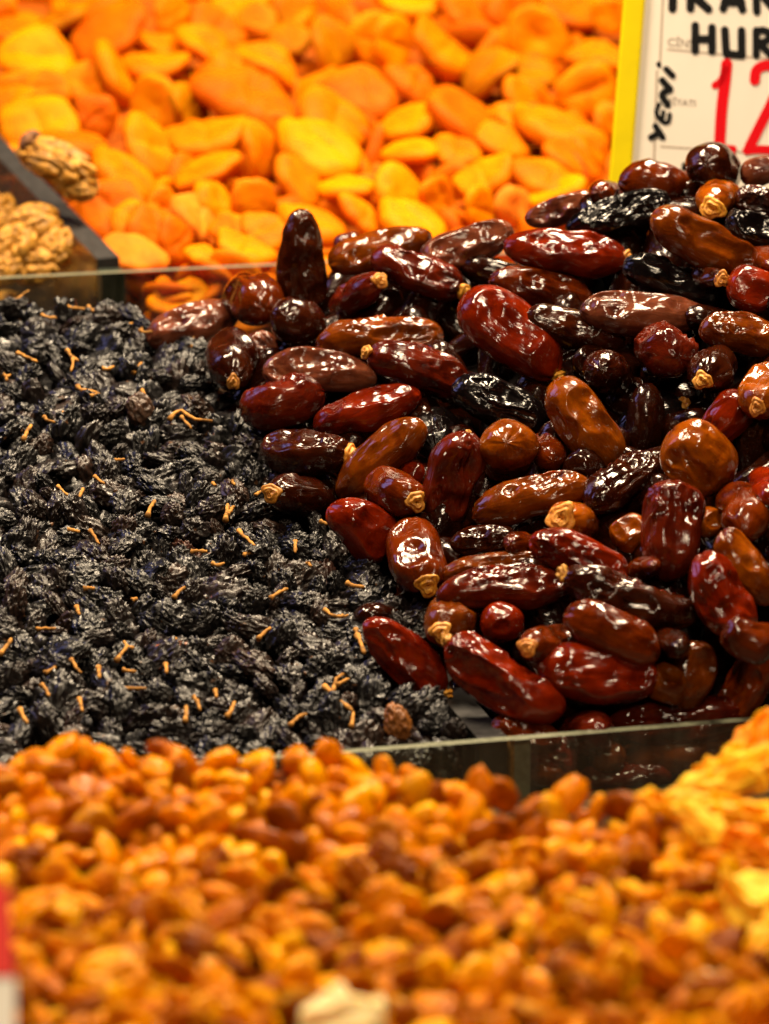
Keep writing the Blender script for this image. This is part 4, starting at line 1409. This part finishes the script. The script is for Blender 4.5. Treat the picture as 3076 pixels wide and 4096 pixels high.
def walnut(x, y, d, lpx, ang, tilt, seed, label, skin=False, slim=1.0):
    pm = d / FPX
    v = ray(x, y)
    ez = -v * math.cos(tilt) + upv * math.sin(tilt)
    e0 = rgt * math.cos(math.radians(ang)) + upv * math.sin(math.radians(ang))
    ax = e0 - ez * (e0 @ ez)
    ax /= np.linalg.norm(ax)
    R3, sc, C0 = np.stack([ax, np.cross(ez, ax), ez], 1), lpx * pm / 2 / 1.25, at(x, y, d)
    wv, wf = walnut_shape(seed)
    me = mesh_from("walnut_half", wv * np.array([1, slim, slim]), wf, M_WALNUT)
    if skin:
        o = empty("walnut_half", C0)
        M4 = np.eye(4)
        M4[:3, :3], M4[:3, 3] = R3 * sc, C0
        o.matrix_world = Matrix(M4.tolist())
        obj("kernel", me).parent = o
    else:
        o = obj("walnut_half", me, None, C0, R3, sc)
    tag(o, label, "walnut", "walnut halves by the glass divider")
    if skin:
        V, F = walnut_shape(seed + 40, 4)
        so = obj("skin_flake", mesh_from("skin_flake", V * np.array([0.20, 0.42, 0.50]) + np.array([-0.95, 0.05, 0.22]), F, M_WSKIN))
        so.parent = o
    return o


walnut(225, 645, 1.675, 350, -46, 0.9, 3, "golden brown walnut half perched on the glass divider by the apricots", True, 0.72)
walnut(300, 735, 1.672, 200, -40, 0.8, 17, "small brown walnut piece leaning on the perched walnut half")
walnut(130, 900, 1.665, 230, 20, 0.5, 12, "blond lobed walnut half lying against the divider in the walnut tray")
walnut(215, 985, 1.660, 190, 70, 0.5, 15, "knobbly walnut piece touching the divider near its cut end")
walnut(55, 985, 1.655, 210, 60, 0.4, 21, "pale walnut piece in front of the blond lobed half")
walnut(-10, 860, 1.68, 200, 80, 0.5, 28, "walnut piece at the frame edge above the pale one")
walnut(130, 1065, 1.655, 200, 5, 0.3, 33, "walnut piece lowest in the tray just above the back glass")
walnut(5, 1075, 1.65, 180, 40, 0.3, 39, "walnut piece at the frame edge just above the back glass")

JW = Join()
for k in range(46):
    V, F = walnut_shape(60 + k % 7, 4)
    p = np.array([random.uniform(-0.24, DIV0[0] - 0.022), Y_BACK + random.uniform(0.020, 0.14), random.uniform(0.004, 0.022)])
    JW.add(V @ rand_rot().T * 0.0125 + p, F)
o = JW.build("more_walnuts", M_WALNUT, 0.0125)
tag(o, "the rest of the walnut pieces lower in the walnut tray", "walnuts", kind="stuff")

# ------------------------------------------------------------------ price card with writing
SD = 1.60
sa = math.radians(-4.6)
sx_ = rgt * math.cos(sa) + upv * math.sin(sa)
sy_ = -rgt * math.sin(sa) * 0.78 + upv * math.cos(sa)
sy_ /= np.linalg.norm(sy_)
sy_ = sy_ - sx_ * (sy_ @ sx_)
sy_ /= np.linalg.norm(sy_)
sn_ = np.cross(sx_, sy_)
S0 = at(2700, 350, SD)
PMM = np.linalg.norm(S0 - CAM) / FPX
sign = empty("price_card", S0)
sign.matrix_world = Matrix([[sx_[0], sy_[0], sn_[0], S0[0]], [sx_[1], sy_[1], sn_[1], S0[1]], [sx_[2], sy_[2], sn_[2], S0[2]], [0, 0, 0, 1]])
tag(sign, "white price card in a yellow holder with black words and red digits", "price card")
M_inv = np.array(sign.matrix_world.inverted())


def sp(x, y):
    """photo pixel -> local position on the card's own plane"""
    d = ray(x, y)
    t = (sn_ @ (S0 - CAM)) / (sn_ @ d)
    p = CAM + d * t - S0
    return np.array([p @ sx_, p @ sy_])


def card_part(name, V, F, mat, smooth=False):
    o = obj(name, mesh_from(name, V, F, mat, smooth))
    o.parent = sign
    return o


L0, L1 = sp(2578, 30), sp(2556, 640)
Vb, Fb = box((L0[0] - 0.0006, -0.075, -0.0022), (0.115, 0.085, 0.0))
card_part("card", Vb, Fb, M_CARD)
Vb, Fb = box((sp(2470, 300)[0], -0.077, -0.0035), (L0[0], 0.087, 0.0025))
bm = bmesh.new()
vs = [bm.verts.new(v) for v in Vb]
for f in Fb:
    bm.faces.new([vs[i] for i in f])
bmesh.ops.bevel(bm, geom=bm.edges[:], offset=0.0008, segments=3, affect='EDGES')
m = bpy.data.meshes.new("yellow_edge")
bm.to_mesh(m)
bm.free()
m.materials.append(M_YEL)
ye = obj("yellow_edge", m)
ye.parent = sign
# the card stands on a foot pushed into the heap
Vb, Fb = box((0.02, -0.14, -0.006), (0.05, -0.075, -0.003))
card_part("stand", Vb, Fb, M_YEL)


def stroke(segs, w, mat, name, z=0.0003, closed=False, th=0.0002):
    """marker strokes: flat round-ended ribbons of ink laid on the card; segs in photo px, w in px"""
    V, F, n = [], [], 0
    for k, seg in enumerate(segs):
        P = np.array([sp(*p) for p in seg])
        r = w * 1.22 * PMM / 2
        out = []
        zz = z + k * 0.00003
        # resample with Catmull-like smoothing for more than 2 points
        if len(P) > 2:
            Q = []
            for i in range(len(P) - 1):
                p0, p1, p2, p3 = P[max(i - 1, 0)], P[i], P[i + 1], P[min(i + 2, len(P) - 1)]
                for t in np.linspace(0, 1, 6)[:-1]:
                    Q.append(0.5 * (2 * p1 + (p2 - p0) * t + (2 * p0 - 5 * p1 + 4 * p2 - p3) * t * t + (3 * p1 - p0 - 3 * p2 + p3) * t ** 3))
            Q.append(P[-1])
            P = np.array(Q)
        T = np.gradient(P, axis=0)
        T /= np.linalg.norm(T, axis=1)[:, None] + 1e-12
        Nn = np.stack([-T[:, 1], T[:, 0]], 1)
        left = [P[i] + Nn[i] * r for i in range(len(P))]
        right = [P[i] - Nn[i] * r for i in range(len(P))]
        cap1 = [P[-1] + r * (math.cos(a) * Nn[-1] + math.sin(a) * T[-1]) for a in np.linspace(0.3, math.pi - 0.3, 6)]
        cap0 = [P[0] + r * (-math.cos(a) * Nn[0] - math.sin(a) * T[0]) for a in np.linspace(0.3, math.pi - 0.3, 6)]
        m_ = len(P)
        for i in range(m_):
            V.append((*left[i], zz))
            V.append((*right[i], zz))
        for i in range(m_ - 1):
            F.append((n + 2 * i, n + 2 * i + 1, n + 2 * i + 3, n + 2 * i + 2))
        n0 = n
        n += 2 * m_
        for c in cap1:
            V.append((*c, zz))
        F.append(tuple([n0 + 2 * (m_ - 1) + 1] + [n + i for i in range(5, -1, -1)] + [n0 + 2 * (m_ - 1)]))
        n += 6
        for c in cap0:
            V.append((*c, zz))
        F.append(tuple([n0] + [n + i for i in range(5, -1, -1)] + [n0 + 1]))
        n += 6
    o = card_part(name, V, F, mat)
    return o


ZX = lambda *a: [(2400 + a[i] / 2.457, a[i + 1] / 2.457) for i in range(0, len(a), 2)]
# HURMA (first letters in view)
stroke([ZX(935, 250, 935, 500), ZX(1100, 270, 1100, 505), ZX(935, 385, 1100, 385)], 26, M_INK, "lettering")
stroke([ZX(1225, 295, 1240, 520, 1255, 530), ZX(1245, 530, 1395, 545), ZX(1390, 300, 1392, 540)], 26, M_INK, "lettering")
stroke([ZX(1535, 300, 1535, 545), ZX(1535, 310, 1610, 300, 1665, 340, 1640, 400, 1545, 430), ZX(1575, 430, 1700, 570)], 25, M_INK, "lettering")
stroke([ZX(1800, 580, 1800, 320, 1890, 470, 1980, 330, 1985, 590)], 25, M_INK, "lettering")
stroke([ZX(2080, 600, 2160, 330, 2250, 610), ZX(2110, 510, 2220, 515)], 25, M_INK, "lettering")
# IRAN, cut by the top of the picture
stroke([ZX(720, -150, 712, 85)], 28, M_INK, "lettering")
stroke([ZX(890, -140, 888, 85), ZX(890, -140, 1010, -130, 1020, -60, 900, -30), ZX(930, -30, 1065, 90)], 27, M_INK, "lettering")
stroke([ZX(1210, 85, 1300, -150, 1400, 95), ZX(1225, 20, 1390, 25)], 27, M_INK, "lettering")
stroke([ZX(1540, 115, 1530, -130), ZX(1535, -120, 1720, 110), ZX(1720, 110, 1715, -120)], 26, M_INK, "lettering")
# YENI written upwards
stroke([ZX(545, 1240, 615, 1350), ZX(500, 1350, 590, 1305)], 21, M_INK, "lettering")
stroke([ZX(580, 1025, 556, 1085, 565, 1140, 620, 1200, 672, 1195, 684, 1125), ZX(610, 1185, 622, 1100)], 15, M_INK, "lettering")
stroke([ZX(665, 1030, 610, 930, 690, 880), ZX(690, 880, 610, 790)], 23, M_INK, "lettering")
stroke([ZX(650, 680, 715, 745)], 21, M_INK, "lettering")
stroke([ZX(574, 630, 580, 640)], 16, M_INK, "lettering")
# price digits
stroke([ZX(1245, 630, 1225, 830, 1195, 1080, 1175, 1420)], 37, M_REDINK, "price_digit")
stroke([ZX(1130, 840, 1190, 790, 1235, 680), ZX(1050, 1440, 1310, 1465)], 24, M_REDINK, "price_digit")
stroke([ZX(1520, 790, 1540, 690, 1640, 640, 1740, 690, 1760, 820, 1690, 1000, 1560, 1260, 1470, 1440)], 34, M_REDINK, "price_digit", 0.00035)
stroke([ZX(1440, 1480, 1560, 1470, 1800, 1480)], 28, M_REDINK, "price_digit", 0.0004)
# small black mark under the price
stroke([ZX(830, 1620, 825, 1660)], 18, M_INK, "lettering")
# printed form lines
stroke([ZX(620, -40, 590, 620)], 7, M_LINE, "printed_line", 0.00008)
stroke([ZX(560, 700, 530, 1600)], 7, M_LINE, "printed_line", 0.00008)
stroke([ZX(665, 485, 1660, 580)], 6, M_LINE, "printed_line", 0.00008)
stroke([ZX(600, 1440, 1450, 1500)], 6, M_LINE, "printed_line", 0.00008)


def small_print(text, x, y, h, name):
    c = bpy.data.curves.new(name, 'FONT')
    c.body = text
    c.size = h * PMM * 1.35
    c.offset = 0.00005
    tmp = bpy.data.objects.new("tmp", c)
    COL.objects.link(tmp)
    dg = bpy.context.evaluated_depsgraph_get()
    me = bpy.data.meshes.new_from_object(tmp.evaluated_get(dg))
    bpy.data.objects.remove(tmp)
    me.name = name
    me.materials.clear()
    me.materials.append(M_GREYINK)
    o = obj(name, me)
    o.parent = sign
    p = sp(x, y)
    o.location = (p[0], p[1], 0.00012)
    return o


small_print("C\u0130NS\u0130", 2668, 183, 33, "printed_word")
small_print("F\u0130YATI", 2672, 418, 27, "printed_word")

# ------------------------------------------------------------------ blurred card at the frame edge
SC0 = at(-230, 3850, 0.86)
c2 = empty("price_card", SC0)
LEAN = math.radians(34)                              # the card leans back
c_up, c_n = upv * math.cos(LEAN) + fwd * math.sin(LEAN), -fwd * math.cos(LEAN) + upv * math.sin(LEAN)
c2.matrix_world = Matrix([[rgt[0], c_up[0], c_n[0], SC0[0]], [rgt[1], c_up[1], c_n[1], SC0[1]], [rgt[2], c_up[2], c_n[2], SC0[2]], [0, 0, 0, 1]])
tag(c2, "out of focus white price card with a red header at the frame edge", "price card")
p2 = 0.86 / FPX


def quadcard(name, x0, x1, x0b, x1b, y0, y1, z, mat):
    """slab between heights y1 (top) and y0, right edge leaning"""
    f = lambda x, y: ((x + 230) * p2, (3850 - y) * p2 / math.cos(LEAN))
    V = []
    for zz in (z - 0.0012, z):
        V += [(*f(x0b, y0), zz), (*f(x1b, y0), zz), (*f(x1, y1), zz), (*f(x0, y1), zz)]
    F = [(3, 2, 1, 0), (4, 5, 6, 7), (0, 1, 5, 4), (1, 2, 6, 5), (2, 3, 7, 6), (3, 0, 4, 7)]
    o = obj(name, mesh_from(name, V, F, mat, False))
    o.parent = c2


quadcard("card", -700, 62, -700, 90, 4400, 3905, 0.0, M_WHITE)
quadcard("red_header", -700, 14, -700, 60, 3900, 3560, 0.0003, M_REDCARD)
